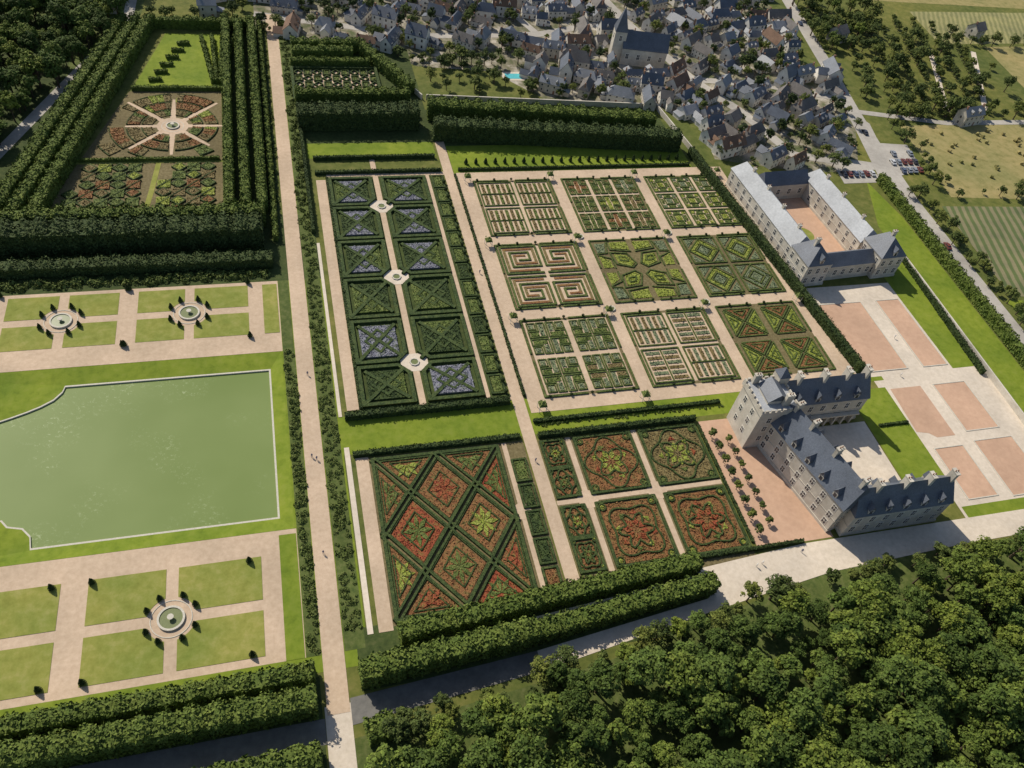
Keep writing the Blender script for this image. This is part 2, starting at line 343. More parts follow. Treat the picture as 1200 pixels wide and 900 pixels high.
def m_nest(cx,cy,a,b,f1,f2):
    hrect(cx,cy,a,b,.5)
    for sx in (-1,1):
        for sy in (-1,1): frect(f1,cx+sx*a*.7,cy+sy*b*.7,a*.17,b*.17)
    for sx,sy in ((1,0),(-1,0),(0,1),(0,-1)): frect(f2,cx+sx*a*.72,cy+sy*b*.72,a*(.13 if sx else .36),b*(.13 if sy else .36))
    hrect(cx,cy,a*.46,b*.46,.45); frect(f1,cx,cy,a*.3,b*.3)
def m_plus(cx,cy,a,b,f1,f2):
    P=[(.33,1),(.33,.33),(1,.33),(1,-.33),(.33,-.33),(.33,-1),(-.33,-1),(-.33,-.33),(-1,-.33),(-1,.33),(-.33,.33),(-.33,1)]
    hpoly([(cx+x*a,cy+y*b) for x,y in P],.5)
    frect(f1,cx,cy,a*.18,b*.85); frect(f1,cx-a*.6,cy,a*.28,b*.18); frect(f1,cx+a*.6,cy,a*.28,b*.18)
    for sx in (-1,1):
        for sy in (-1,1):
            hrect(cx+sx*a*.76,cy+sy*b*.76,a*.24,b*.24,.45); frect(f2,cx+sx*a*.76,cy+sy*b*.76,a*.15,b*.15)
def m_diam(cx,cy,a,b,f1,f2):
    hrect(cx,cy,a,b,.5)
    for k in (.92,.5): hpoly([(cx+a*k,cy),(cx,cy+b*k),(cx-a*k,cy),(cx,cy-b*k)],.45)
    for sx,sy in ((1,1),(-1,1),(-1,-1),(1,-1)):
        fpoly(f1,[(cx+sx*a*.80,cy+sy*b*.03),(cx+sx*a*.03,cy+sy*b*.80),(cx+sx*a*.03,cy+sy*b*.58),(cx+sx*a*.58,cy+sy*b*.03)])
        fpoly(f2,[(cx+sx*a*.88,cy+sy*b*.88),(cx+sx*a*.28,cy+sy*b*.88),(cx+sx*a*.88,cy+sy*b*.28)])
    fpoly(f2,[(cx+a*.38,cy),(cx,cy+b*.38),(cx-a*.38,cy),(cx,cy-b*.38)])
def m_tri(cx,cy,a,b,f1,f2):
    for k,(p,q) in enumerate((((-1,-1),(1,-1)),((1,-1),(1,1)),((1,1),(-1,1)),((-1,1),(-1,-1)))):
        t=[(cx+p[0]*a*.97,cy+p[1]*b*.97),(cx+q[0]*a*.97,cy+q[1]*b*.97),(cx,cy)]
        g=(sum(x for x,_ in t)/3,sum(y for _,y in t)/3); sc=lambda k_:[(g[0]+(x-g[0])*k_,g[1]+(y-g[1])*k_) for x,y in t]
        hpoly(sc(.86),.45); fpoly((f1,f2)[k%2],sc(.70)); hpoly(sc(.36),.4,.6)
def m_pin(cx,cy,a,b,f1,f2):
    for k,P in enumerate(rot4([(.06,.06),(.96,.06),(.96,.44),(.44,.44),(.44,.96),(.06,.96)],cx,cy,a,b)): hpoly(P,.5)
    for k in range(4):
        c,s=[(1,0),(0,1),(-1,0),(0,-1)][k]
        x,y=.51,.25; frect((f1,f2)[k%2],cx+(x*c-y*s)*a,cy+(x*s+y*c)*b,(a*.36 if k%2==0 else a*.11),(b*.11 if k%2==0 else b*.36))
        x,y=.25,.66; frect((f2,f1)[k%2],cx+(x*c-y*s)*a,cy+(x*s+y*c)*b,(a*.11 if k%2==0 else a*.22),(b*.22 if k%2==0 else b*.11))
        x,y=.75,.75; X,Yy=cx+(x*c-y*s)*a,cy+(x*s+y*c)*b; hrect(X,Yy,a*.2,b*.2,.4); frect(f2,X,Yy,a*.13,b*.13)
plan=[[('comb','brown','green'),('plus','green','brown'),('nest','lime','green')],
      [('key','rust','brown'),('hex','lime','green'),('diam','lime','teal')],
      [('pin','green','teal'),('combx','brown','teal'),('tri','rust','lime')]]
fn=dict(key=m_key,plus=m_plus,nest=m_nest,diam=m_diam,tri=m_tri,pin=m_pin)
soil=[]; PX,PY=36,38.4
for r in range(3):
    for c in range(3):
        cx=PX*(c+.5); cy=PY*(2.5-r); kind,f1,f2=plan[r][c]; hw,hh=15.4,16.4
        soil.append(R(cx-hw-.3,cy-hh-.3,cx+hw+.3,cy+hh+.3))
        for sx,sy in ((-1,-1),(1,-1),(1,1),(-1,1)):
            hed((cx+sx*hw,cy+sy*hh),(cx+sx*1.6,cy+sy*hh),.6); hed((cx+sx*hw,cy+sy*hh),(cx+sx*hw,cy+sy*1.6),.6)
        if kind=='hex':
            for sx,sy in ((1,1),(1,-1),(-1,1),(-1,-1)):
                fpoly('lime',[(cx+sx*1.6,cy+sy*3.2),(cx+sx*3.2,cy+sy*1.6),(cx+sx*7.6,cy+sy*3.6),(cx+sx*8.2,cy+sy*8.2),(cx+sx*3.6,cy+sy*7.6)])
                hpoly([(cx+sx*.9,cy+sy*2.9),(cx+sx*2.9,cy+sy*.9),(cx+sx*8.6,cy+sy*3),(cx+sx*9.4,cy+sy*9.4),(cx+sx*3,cy+sy*8.6)],.5)
                hpoly([(cx+sx*3.6,cy+sy*4.2),(cx+sx*6.6,cy+sy*4.6),(cx+sx*6.8,cy+sy*6.8),(cx+sx*4.4,cy+sy*6.4)],.4,.6)
                fpoly('teal',[(cx+sx*14,cy+sy*14.6),(cx+sx*14,cy+sy*9.6),(cx+sx*11,cy+sy*9.8),(cx+sx*10,cy+sy*14.6)])
                hpoly([(cx+sx*14.3,cy+sy*8.9),(cx+sx*10.4,cy+sy*9.2),(cx+sx*9.4,cy+sy*15)],.4,.5,False)
                fpoly('lime',[(cx+sx*14,cy+sy*7.6),(cx+sx*14,cy+sy*1.4),(cx+sx*10.4,cy+sy*1.4),(cx+sx*10.4,cy+sy*5)])
                fpoly('lime',[(cx+sx*1.2,cy+sy*15),(cx+sx*8,cy+sy*15),(cx+sx*8,cy+sy*11.8),(cx+sx*1.2,cy+sy*10.6)])
                hpoly([(cx+sx*14.2,cy+sy*8.2),(cx+sx*9.6,cy+sy*6),(cx+sx*9.6,cy+sy*1)],.45,.5,False)
                hpoly([(cx+sx*8.8,cy+sy*15.2),(cx+sx*8.8,cy+sy*11),(cx+sx*.9,cy+sy*9.6)],.45,.5,False)
        else:
            N=3 if kind in ('plus','nest') else 2
            for i in range(N):
                for j in range(N):
                    a,b=30.0/N/2-.9,32.0/N/2-.9; x=cx+(i-(N-1)/2)*30.2/N; y=cy+(j-(N-1)/2)*32.2/N
                    g1,g2=(f1,f2) if random.random()<.7 else (random.choice(('brown','lime','rust','teal')),f2)
                    if kind=='combx': m_comb(x,y,a,b,g1,g2,ax=(i+j)%2)
                    elif kind=='comb': m_comb(x,y,a,b,g1,g2,ax=1)
                    elif kind=='key': m_key(x,y,a,b,'rust','brown',1 if i else -1,1 if j else -1)
                    else: fn[kind](x,y,a,b,g1,g2)
sheets("kitchen_bed_soil",soil,'soil',.08)
sheets("kitchen_bed_gravel",[R(a[0][0]+1.1,a[0][1]+1.1,a[2][0]-1.1,a[2][1]-1.1) for i,a in enumerate(soil) if i in (0,1,2,3,6,7)],'sand',.11)
for i in range(1,3):
    for j in range(1,3):
        e=empty("garden_basin",(PX*i,PY*j,0)); a=MB(); a.ring(0,0,0,.6,1.0,1.35,8); a.cyl(0,0,0,1.3,.25,.2,8); a.obj("stone_basin",['edge'],e); a=MB(); a.cyl(0,0,0,.45,1.0,1.0,8); a.obj("water",['fwater'],e)
def arbour(x,y):
    e=empty("garden_arbour",(x,y,0)); a=MB()
    for sx in (-1,1):
        for sy in (-1,1): a.box(sx*1.1-.07,sy*1.1-.07,0,sx*1.1+.07,sy*1.1+.07,2.3)
    for k in (-1.1,-.4,.4,1.1): a.box(-1.2,k-.05,2.3,1.2,k+.05,2.4); a.box(k-.05,-1.2,2.41,k+.05,1.2,2.5)
    a.obj("trellis_posts",['trim'],e); a=MB(); a.hip(-1.15,-1.15,1.15,1.15,2.5,1.3,0,1.2,.1); a.quads(leaves(np.c_[rng.uniform(-1.1,1.1,(60,2)),rng.uniform(2.5,3.4,60)],np.tile([0,0,1.],(60,1)),.3)); a.obj("climbing_foliage",['green'],e)
for x in (0.2,36,72,107.5):
    for y in (0.6,38.4,76.8,115): arbour(x-(2.2 if x in(36,72) else 0),y-2.2)
# ------------------------------------------------------------------ music garden
cur[0]=HD
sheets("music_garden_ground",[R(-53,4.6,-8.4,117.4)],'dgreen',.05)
sheets("music_garden_path",[R(-35.8,4.6,-33.8,131),R(-15.5,4.6,-14.2,117.4)],'sand',.13)
sheets("music_garden_plaza",[R(-39,y-3.6,-30.6,y+3.6) for y in (99,60.5,21.5)],'pale',.15)
for y in (99,60.5,21.5):
    e=empty("garden_basin",(-34.8,y,0)); a=MB(); a.ring(0,0,0,.5,1.2,1.6,8); a.obj("stone_basin",['edge'],e); a=MB(); a.cyl(0,0,0,.35,1.2,1.2,8); a.obj("water",['fwater'],e)
ys=[117,99,80,60.5,41,21.5,5]
lavset={(0,1),(1,1),(0,0),(0,4),(1,5),(1,2),(0,2),(1,0)}
for ci,(xa,xb) in enumerate(((-52,-37),(-32.6,-16.4))):
    for ri in range(6):
        y1,y0=ys[ri]-1.0,ys[ri+1]+1.0
        cx,cy=(xa+xb)/2,(y0+y1)/2; a,b=(xb-xa)/2,(y1-y0)/2
        inner=1 if ci==0 else -1; P=[]
        for ux,uy in [(-1,-1),(1,-1),(1,1),(-1,1)]:
            X,Yy=cx+ux*a,cy+uy*b; yb=ys[ri] if uy>0 else ys[ri+1]
            if ux==inner and yb in (99,60.5,21.5):
                p1=(X-ux*(3.0),Yy); p2=(X,Yy-uy*3.2)
                P+= [p2,p1] if ux*uy>0 else [p1,p2]
            else: P.append((X,Yy))
        hpoly(P,1.2,.9)
        strong=(ci,ri) in {(0,4),(1,5)}; fl='lav' if (ci,ri) in lavset else 'yew'
        hed((cx-a*.95,cy-b*.95),(cx+a*.75,cy+b*.75),1.1,.95); hed((cx-a*.75,cy+b*.75),(cx+a*.8,cy-b*.8),1.1,.95)
        hpoly([(cx+a*.55,cy),(cx,cy+b*.55),(cx-a*.55,cy),(cx,cy-b*.55)],.8,.85)
        for k,(p,q) in enumerate((((-1,-1),(1,-1)),((1,-1),(1,1)),((1,1),(-1,1)),((-1,1),(-1,-1)))):
            g=[(cx+p[0]*a*.78,cy+p[1]*b*.78),(cx+q[0]*a*.78,cy+q[1]*b*.78),(cx,cy)]
            m0=(sum(x for x,_ in g)/3,sum(y for _,y in g)/3)
            f=fl if (strong or (fl=='lav' and k%2==0)) else ('green' if (k+ri)%3==0 else 'yew')
            fpoly(f,[(m0[0]+(x-m0[0])*.9,m0[1]+(y-m0[1])*.9) for x,y in g],h=.6,dens=6)
# ------------------------------------------------------------------ love garden
sheets("love_garden_ground",[R(-53,-62,-8.4,-12.2),R(-4,-60,46.5,-12.8)],'soil',.05)
sheets("love_garden_path",[R(-14.9,-61.5,-13.5,-12.4),R(4.3,-59,5.9,-12.9),R(25.2,-56,26.8,-12.9),R(-4,-35.2,46.5,-33.8)],'sand',.08)
sheets("love_garden_roundel",[circ(-14.2,-35.5,2.6),circ(5.1,-34.5,3.0),circ(26,-34.5,3.0)],'sand',.10)
W0,W1,Y0,Y1=-52,-16.4,-61,-13.4
sx,sy=(W1-W0)/4,(Y1-Y0)/4
def clipseg(p,q):
    N=60; pts=[(p[0]+(q[0]-p[0])*i/N,p[1]+(q[1]-p[1])*i/N) for i in range(N+1)]
    ins=[t for t in pts if W0<=t[0]<=W1 and Y0<=t[1]<=Y1]
    return (ins[0],ins[-1]) if len(ins)>1 else None
for k in range(-4,9,2):
    for s in (1,-1):
        p=(W0+k*sx,Y0) if s==1 else (W0+k*sx,Y1); q=(p[0]+4*sx,Y1 if s==1 else Y0)
        cs=clipseg(p,q)
        if cs:
            dx,dy=cs[1][0]-cs[0][0],cs[1][1]-cs[0][1]; l=math.hypot(dx,dy); nx,ny=-dy/l*.7,dx/l*.7
            for g in (-1,1): hed((cs[0][0]+nx*g,cs[0][1]+ny*g),(cs[1][0]+nx*g,cs[1][1]+ny*g),.6,.75)
hrect((W0+W1)/2,(Y0+Y1)/2,(W1-W0)/2,(Y1-Y0)/2,.9,.7)
cnt=0
for i in range(0,5):
    for j in range(0,5):
        if (i+j)%2==1:
            cx=W0+i*sx; cy=Y0+j*sy
            D=[(cx+sx*.84,cy),(cx,cy+sy*.84),(cx-sx*.84,cy),(cx,cy-sy*.84)]
            cl=[(min(max(x,W0+.8),W1-.8),min(max(y,Y0+.8),Y1-.8)) for x,y in D]
            cnt+=1
            f1,f2=[('red','green'),('rust','lime'),('rust','green'),('rust','red')][cnt%4]
            hpoly(cl,.4,.55)
            g=(sum(x for x,_ in cl)/4,sum(y for _,y in cl)/4)
            fpoly(f1,[(g[0]+(x-g[0])*.92,g[1]+(y-g[1])*.92) for x,y in cl],h=.22,size=.22)
            hpoly([(g[0]+(x-g[0])*.58,g[1]+(y-g[1])*.58) for x,y in cl],.35,.5)
            for r_ in range(8):
                a0=r_*pi/4; rr=sx*.44
                p=[(g[0],g[1]),(g[0]+rr*.55*math.cos(a0-.3),g[1]+rr*.55*math.sin(a0-.3)*1.25),(g[0]+rr*math.cos(a0),g[1]+rr*math.sin(a0)*1.25),(g[0]+rr*.55*math.cos(a0+.3),g[1]+rr*.55*math.sin(a0+.3)*1.25)]
                if W0<p[2][0]<W1 and Y0<p[2][1]<Y1: fpoly(f2,p,h=.42,size=.2)
def rosette(x0,y0,x1,y1,f1,f2,seed=0):
    cx,cy=(x0+x1)/2,(y0+y1)/2;a,b=(x1-x0)/2,(y1-y0)/2
    hrect(cx,cy,a,b,.7,.6); frect(f1,cx,cy,a-.7,b-.7,h=.15); N=40
    for k,(r0,amp,nn) in enumerate(((.80,.12,4),(.45,.14,4+2*(seed%2)))):
        P=[(cx+a*(r0+amp*math.cos(nn*t*2*pi/N+pi*(k+seed)))*math.cos(t*2*pi/N),cy+b*(r0+amp*math.cos(nn*t*2*pi/N+pi*(k+seed)))*math.sin(t*2*pi/N)) for t in range(N)]
        hpoly(P,.5,.55)
    for r_ in range(8):
        t=r_*pi/4+.2*seed; ux,uy=math.cos(t),math.sin(t); rr=min(a,b)
        fpoly(f2,[(cx+ux*rr*.12,cy+uy*rr*.12),(cx+ux*rr*.3-uy*rr*.1,cy+uy*rr*.3+ux*rr*.1),(cx+ux*rr*.45,cy+uy*rr*.45),(cx+ux*rr*.3+uy*rr*.1,cy+uy*rr*.3-ux*rr*.1)],h=.4)
        if a>7: fpoly(('lime','red','green')[r_%3],[(cx+ux*a*.52-uy*1.2,cy+uy*b*.52+ux*1.2),(cx+ux*a*.66,cy+uy*b*.66),(cx+ux*a*.52+uy*1.2,cy+uy*b*.52-ux*1.2)],h=.35)
    for sx_ in (-1,1):
        for sy_ in (-1,1):
            P=[(cx+sx_*(a*.84+.11*a*math.cos(t*pi/5)),cy+sy_*(b*.84+.11*b*math.sin(t*pi/5))) for t in range(10)]
            hpoly(P,.4,.55); fpoly('lime' if seed%2 else 'green',[(cx+sx_*a*.84+(x-cx-sx_*a*.84)*.6,cy+sy_*b*.84+(y-cy-sy_*b*.84)*.6) for x,y in P],h=.35)
k=0
for (xa,xb) in ((-3.4,3.4),(6.8,24.4),(27.6,46)):
    for (ya,yb) in ((-33,-13.6),(-56,-36.2)):
        if xb-xa<10:
            ym=(ya+yb)/2; rosette(xa,ya,xb,ym-.3,'rust','green',k); rosette(xa,ym+.3,xb,yb,'rust','lime',k+1)
        else: rosette(xa,ya,xb,yb,('rust','brown','rust')[k%3],('lime','red')[k%2],k)
        k+=1
for y0,y1 in ((5.5,117),(-61,-13)):
    y=y0
    while y<y1-8:
        hrect(-11.3,y+4.2,2.0,3.6,.6,.6); frect(random.choice(('yew','green','rust' if y<0 else 'green')),-11.3,y+4.2,1.4,3.0,h=.4); y+=8.6
# ------------------------------------------------------------------ sun garden
sheets("sun_garden_ground",[[(-149,96),(-90,96),(-90,178),(-125,178)]],'soil',.04)
sheets("sun_garden_lawn",[[(-124,180),(-87,180),(-87,226),(-113,226)]],'bank',.045)
def inside_sun(x,y,mg=2):
    xl=-147+(y-96)/(178-96)*(147-124)
    return xl+mg<x<-90-mg and 97.5<y<177
C0=(-108,153)
pathx=lambda y:-116.5+(y-93)*.13
for i in range(12):
    for j in range(6):
        x=-145+5.0*i; y=101+5.0*j
        if not inside_sun(x,y,2.4) or y>127 or abs(x-pathx(y))<3.2: continue
        f1=random.choice(('green','brown','rust','green','brown','lime'))
        if (i+j)%2: fpoly(f1,[(x+2.4,y),(x,y+2.4),(x-2.4,y),(x,y-2.4)],h=.5); hpoly([(x+2.5,y),(x,y+2.5),(x-2.5,y),(x,y-2.5)],.5,.6)
        else:
            fpoly(f1,[(x-2.2,y-2.2),(x+2.2,y-2.2),(x+2.2,y+2.2),(x-2.2,y+2.2)],h=.45); hed((x-2.3,y-2.3),(x+2.3,y+2.3),.5,.6)
for ra,rb in ((7.3,11),(12,16.5),(17.5,22.5),(23.5,28.5),(29.5,34),(35,40),(41,47)):
    for s_ in range(8):
        a0=s_*pi/4+1.2/rb; a1=(s_+1)*pi/4-1.2/rb; n_=5; f_=random.choice(('brown','rust','green','brown'))
        for t in range(n_):
            if t and random.random()<.4: f_=random.choice(('brown','rust','green','brown','lime'))
            u0=a0+(a1-a0)*t/n_+.01; u1=a0+(a1-a0)*(t+1)/n_-.01
            q=[(C0[0]+rr*math.cos(u),C0[1]+rr*math.sin(u)) for rr,u in ((ra,u0),(rb,u0),(rb,u1),(ra,u1))]
            if all(inside_sun(x,y,.6) and y>132 for x,y in q):
                fpoly(f_,q,h=.4); hed(q[1],q[2],.45,.55)
arms=[]
for k in range(8):
    t=k*pi/4; L=(19,23,19,24,17,21,19,19)[k]
    a_,p_=(math.cos(t),math.sin(t)),(-math.sin(t),math.cos(t))
    arms.append([(C0[0]+p_[0]*1.3,C0[1]+p_[1]*1.3),(C0[0]-p_[0]*1.3,C0[1]-p_[1]*1.3),(C0[0]+a_[0]*L-p_[0]*.5,C0[1]+a_[1]*L-p_[1]*.5),(C0[0]+a_[0]*L+p_[0]*.5,C0[1]+a_[1]*L+p_[1]*.5)])
sheets("star_path",arms+[circ(*C0,5.8)],'sand',.10); fountain(C0[0],C0[1],2.0)
sheets("sun_garden_path",strip([(-112,131),(-114,112),(-116.5,93)],1.8)+strip([(-105,176),(-107,170)],2)+[strip([(-140,129.5),(-90,129.5)],1.2)[0]],'lawn',.075)
# ------------------------------------------------------------------ labyrinth beds
sheets("labyrinth_ground",[R(-61,171,-25,196)],'sand',.04)
for i in range(9):
    for j in range(5):
        x,y=-58.5+4*i,173.5+4.9*j
        if (i+j)%2: hrect(x,y,1.5,1.9,.5,.8); frect('green',x,y,.9,1.2,h=.5)
        else: hpoly([(x+1.7,y),(x,y+2.1),(x-1.7,y),(x,y-2.1)],.5,.8)
hrect(-43,183.5,18,12.6,1.2,1.4)
HB.obj("box_hedge",['box']); HD.obj("box_hedge",['dbox'])
names=dict(lime="lime_planting",green="green_planting",red="red_flower_bed",rust="rust_flower_bed",brown="brown_vegetable_bed",lav="lavender_bed",teal="cabbage_bed",yew="dark_box_planting")
for k_,mb in FILL.items(): mb.obj(names[k_],[k_])
# ------------------------------------------------------------------ tall clipped hedges and linden rows
TL=MB(); ad=lambda *a,**k:row(TL,*a,**k)
ad((-162,93),(-76,92),5,7.5)
for x in (-87.5,-82,-76.5): ad((x,97),(x,232),3.0,6)
ad((-73,82),(-73,240),1.6,3)
for off in (0,6,12): ad((-150-off,92),(-119-off*.9,232),3.8,6)
ad((-118,231),(-76,231),3,5)
for t in (0,1,2,3): ad((-93+1.5*t,184),(-98+4.5*t,222),1.4,2.5)
for y_ in (186,192,198,204,210,216): ad((-118+.34*(y_-186),y_),(-113+.34*(y_-186),y_+.5),1.2,1.6)
row(TL,(-141,130.5),(-91,130.5),1.0,1.5,size=.3,dens=8); row(TL,(-124,179),(-88,179),1.4,2,size=.3,dens=8)
row(TL,(-147,97),(-90,97),1.0,1.5,size=.3,dens=8)
ad((-60,212),(-30,212),4,6); ad((-60,205),(-34,205),4,6); ad((-30,212),(-12,176),4,6); ad((-61,199),(-27,199),3,4)
ad((-61,168),(-14,168),4,7)
ad((-8,158),(90,146),6,8.5)
ad((-52,-65),(28,-59),4.5,5); ad((-62,-73.5),(-20,-70.5),5,7.5); ad((-20,-70.5),(30,-65.5),4.5,5.5)
ad((-175,-71.2),(-72,-70.8),4,5); ad((-175,-78.2),(-72,-77.5),5,7.5)
ad((-125,-91),(-72,-89),5,6); ad((-62,-86),(-56,-85),5,5)
ad((184,105),(178,-60),3,4.5)
TL.obj("linden_tree_row",['linden'])
TD=MB()
row(TD,(-164,83.5),(-77,82.5),9,9.5,dens=4,size=.5); row(TD,(-164,71.5),(-74.5,70.5),5,4.5,dens=4)
row(TD,(-61,152),(-13,152),8,9); row(TD,(-8,143.5),(97,132.5),7,8.5,dens=4)
row(TD,(-61,160.5),(-13,160.5),3,5)
TD.obj("dark_tree_row",['dbox'])
YH=MB()
for p,q,w,h in (((-57.8,2.2),(-9,2.2),2.0,2.4),((-57,-11),(-9,-11),1.5,1.5),((-3.5,-6),(58,-6),1.2,1.2),((-3.5,-11.6),(47,-11.6),1.5,2),((-3.9,4),(-3.9,117),.8,1.0),
   ((113.5,0),(101.5,128),2.4,4.0),((-52.9,5),(-52.9,117),.9,.9),((165,60),(160,-6),1.6,2.2),((-2,120),(98,120),.9,1.2),((47.3,-14),(47.3,-55),.8,.8),
   ((-57,119.8),(-9,119.8),1.2,1.5),((-57,129),(-10,129),1.2,1.8),((28,-57),(62,-57),1.0,1.2),((108,-22),(119,-22),.8,.8),((-60.2,85),(-60.2,166),1.2,2.5)):
    row(YH,p,q,w,h,dens=9,size=.28,per=3,amp=.03)
YH.obj("clipped_hedge",['yew'])
SH=MB()
shrubs(SH,-73,-65,-70.6,30,230,.7); shrubs(SH,-64.5,-62,-60.5,80,420,.6); shrubs(SH,-73,100,-71,235,80,.9); shrubs(SH,-64.5,80,-61,240,260,.8)
shrubs(SH,-2.5,-8,60,-7,60,.4); shrubs(SH,-172,64,-76,67,160,1.2)
SH.obj("shrub_border",['green'])
# ------------------------------------------------------------------ trees
def limb(mb,p,q,r0,r1,n=6,m=0):
    p=Vector(p);q=Vector(q); d=(q-p).normalized(); a=d.orthogonal().normalized(); b=d.cross(a)
    vs=[tuple(p+(a*math.cos(2*pi*i/n)+b*math.sin(2*pi*i/n))*r0) for i in range(n)]+[tuple(q+(a*math.cos(2*pi*i/n)+b*math.sin(2*pi*i/n))*r1) for i in range(n)]
    mb.add(vs,[(i,(i+1)%n,n+(i+1)%n,n+i) for i in range(n)],m)
def tree_mesh(name,Rr,H,fol,ncl=46,per=46,leaf=.34,tall=.42,sp=.65):
    mb=MB(); base=H*.32
    limb(mb,(0,0,0),(0.1,0,base),Rr*.09,Rr*.06); limb(mb,(.1,0,base),(0,.1,H*.75),Rr*.06,Rr*.02)
    cz=H*(1-tall)
    for i in range(ncl):
        d=rng.normal(0,1,3); d/=np.linalg.norm(d)
        if d[2]<-.35: d[2]*=-.6
        rad=rng.uniform(.55,.88) if i%4 else rng.uniform(.1,.5)
        c=np.array([d[0]*Rr*rad,d[1]*Rr*rad,cz+d[2]*H*tall*rad])
        if i<7: limb(mb,(0,0,base*rng.uniform(.8,1.3)),tuple(c),Rr*.035,Rr*.01,4)
        rr=Rr*rng.uniform(.2,.34); nn=unit(rng.normal(0,1,(per,3))); nn[:,2]=np.where(nn[:,2]<-.3,-nn[:,2],nn[:,2])
        mb.quads(leaves(c+nn*rr*rng.uniform(.75,1.1,(per,1)),nn+[0,0,.35],leaf,sp,.7),1)
    return mb.mesh(name,['bark',fol])
fm=[tree_mesh("forest_tree_m",r,h,'forest',50,40,.36) for i,(r,h) in enumerate(((3.8,11),(4.3,12),(3.2,10),(4.8,13),(4.0,14),(2.7,9)))]
gm=[tree_mesh("garden_tree_m",r,h,'ftree',34,34,.34) for i,(r,h) in enumerate(((3.0,7),(3.6,9),(2.4,6),(4.2,10)))]
dark=tree_mesh("conifer_m",3.0,13,'yew',44,40,.35,.46)
limem=tree_mesh("lime_m",4.0,9,'lime',44,44,.32)
def inpoly(x,y,P):
    r=False;n=len(P);j=n-1
    for i in range(n):
        xi,yi=P[i];xj,yj=P[j]
        if (yi>y)!=(yj>y) and x<(xj-xi)*(y-yi)/(yj-yi)+xi: r=not r
        j=i
    return r
def scatter(parent,P,step,meshes,smin=.8,smax=1.25,prob=1,avoid=None,nm="tree"):
    xs=[p[0] for p in P];ys_=[p[1] for p in P]; y=min(ys_);k=0
    while y<max(ys_):
        x=min(xs)+(step/2 if k%2 else 0)
        while x<max(xs):
            px,py=x+random.uniform(-.45,.45)*step,y+random.uniform(-.45,.45)*step
            if inpoly(px,py,P) and random.random()<prob and not(avoid and avoid(px,py)):
                s=random.uniform(smin,smax)
                place(random.choice(meshes),nm,(px,py,-.2),random.uniform(0,6.28),(s,s,s*random.uniform(.8,1.15)),parent)
            x+=step
        y+=step*.87;k+=1
F1=empty("forest")
scatter(F1,[(-60,-92),(-50,-88),(-6,-84),(30,-79),(69,-72),(110,-71),(170,-71),(170,-150),(-60,-150)],5.5,fm,.55,1.25)
F2=empty("forest")
scatter(F2,[(-235,95),(-173,95),(-168,126),(-132,232),(-128,275),(-235,275)],6.4,fm,.7,1.3)
F3=empty("woodland_edge")
scatter(F3,[(-58,-84),(-10,-78),(60,-67.5),(60,-71),(-10,-83),(-58,-90)],4.2,gm+fm[2:3],.5,.9,.85)
scatter(F3,[(60,-67.5),(150,-66.5),(150,-71),(60,-71)],4.5,gm,.5,.9,.7)
def topi(name,kind):
    mb=MB(); limb(mb,(0,0,0),(0,0,1.2),.09,.07); N=260
    if kind=='cone':
        t=rng.uniform(0,1,N); a=rng.uniform(0,2*pi,N); r=(1-t)*.85+.1; c=np.c_[r*np.cos(a),r*np.sin(a),.5+t*2.4]; n=np.c_[np.cos(a),np.sin(a),np.full(N,.4)]
        mb.cyl(0,0,.4,2.7,.75,.1,8,1)
    else:
        n=unit(rng.normal(0,1,(N,3))); c=n*[1.15,1.15,1.05]+[0,0,2.0]; mb.cyl(0,0,1.3,2.6,.75,.6,8,1)
    mb.quads(leaves(c,n,.22),1); return mb.mesh(name,['bark','yew'])
cone=topi("cone_topiary_m",'cone'); ball=topi("ball_topiary_m",'ball')
for fx,fy in ((-100.5,49.5),(-136.5,49.5),(-103,-51.3),(-147,-51.3)):
    for sx_,sy_ in ((1,1),(1,-1),(-1,1),(-1,-1)):
        place(cone,"topiary_cone",(fx+sx_*5.3,fy+sy_*2.6,0),0,.8); place(cone,"topiary_cone",(fx+sx_*2.6,fy+sy_*5.3,0),0,.8)
    for ex in (-17.7,17.7): place(cone,"topiary_cone",(fx+ex,fy-12,0),0,.85); place(cone,"topiary_cone",(fx+ex,fy+12,0),0,.85)
OR=empty("espalier_trees")
for i in range(4):
    for t in range(16):
        for y_ in (PY*i-2.6,PY*i+2.6):
            if (i==0 and y_<0) or (i==3 and y_>PY*3): continue
            x_=4+t*6.9
            if min(abs(x_-PX*k_) for k_ in range(4))<3: continue
            place(ball,"rose_standard",(x_,y_,0),t,.42,OR)
for t in range(24): place(ball,"orange_tree",(-9.2,6+t*4.6,0),t,.6,OR); place(cone,"yew",(2+t*4,124.5,0),t,.9,OR)
LT=empty("terrace_lime_trees")
for i in range(8):
    place(gm[2],"lime_tree",(49.8,-18.5-i*4.8,0),i,.6,LT)
    if i<7: place(gm[2],"lime_tree",(54.3,-21-i*4.8,0),i*2,.5,LT)
place(gm[1],"garden_tree",(44.5,-71.5,0),0,1.05); place(limem,"light_green_tree",(262,268,0),0,1.4)
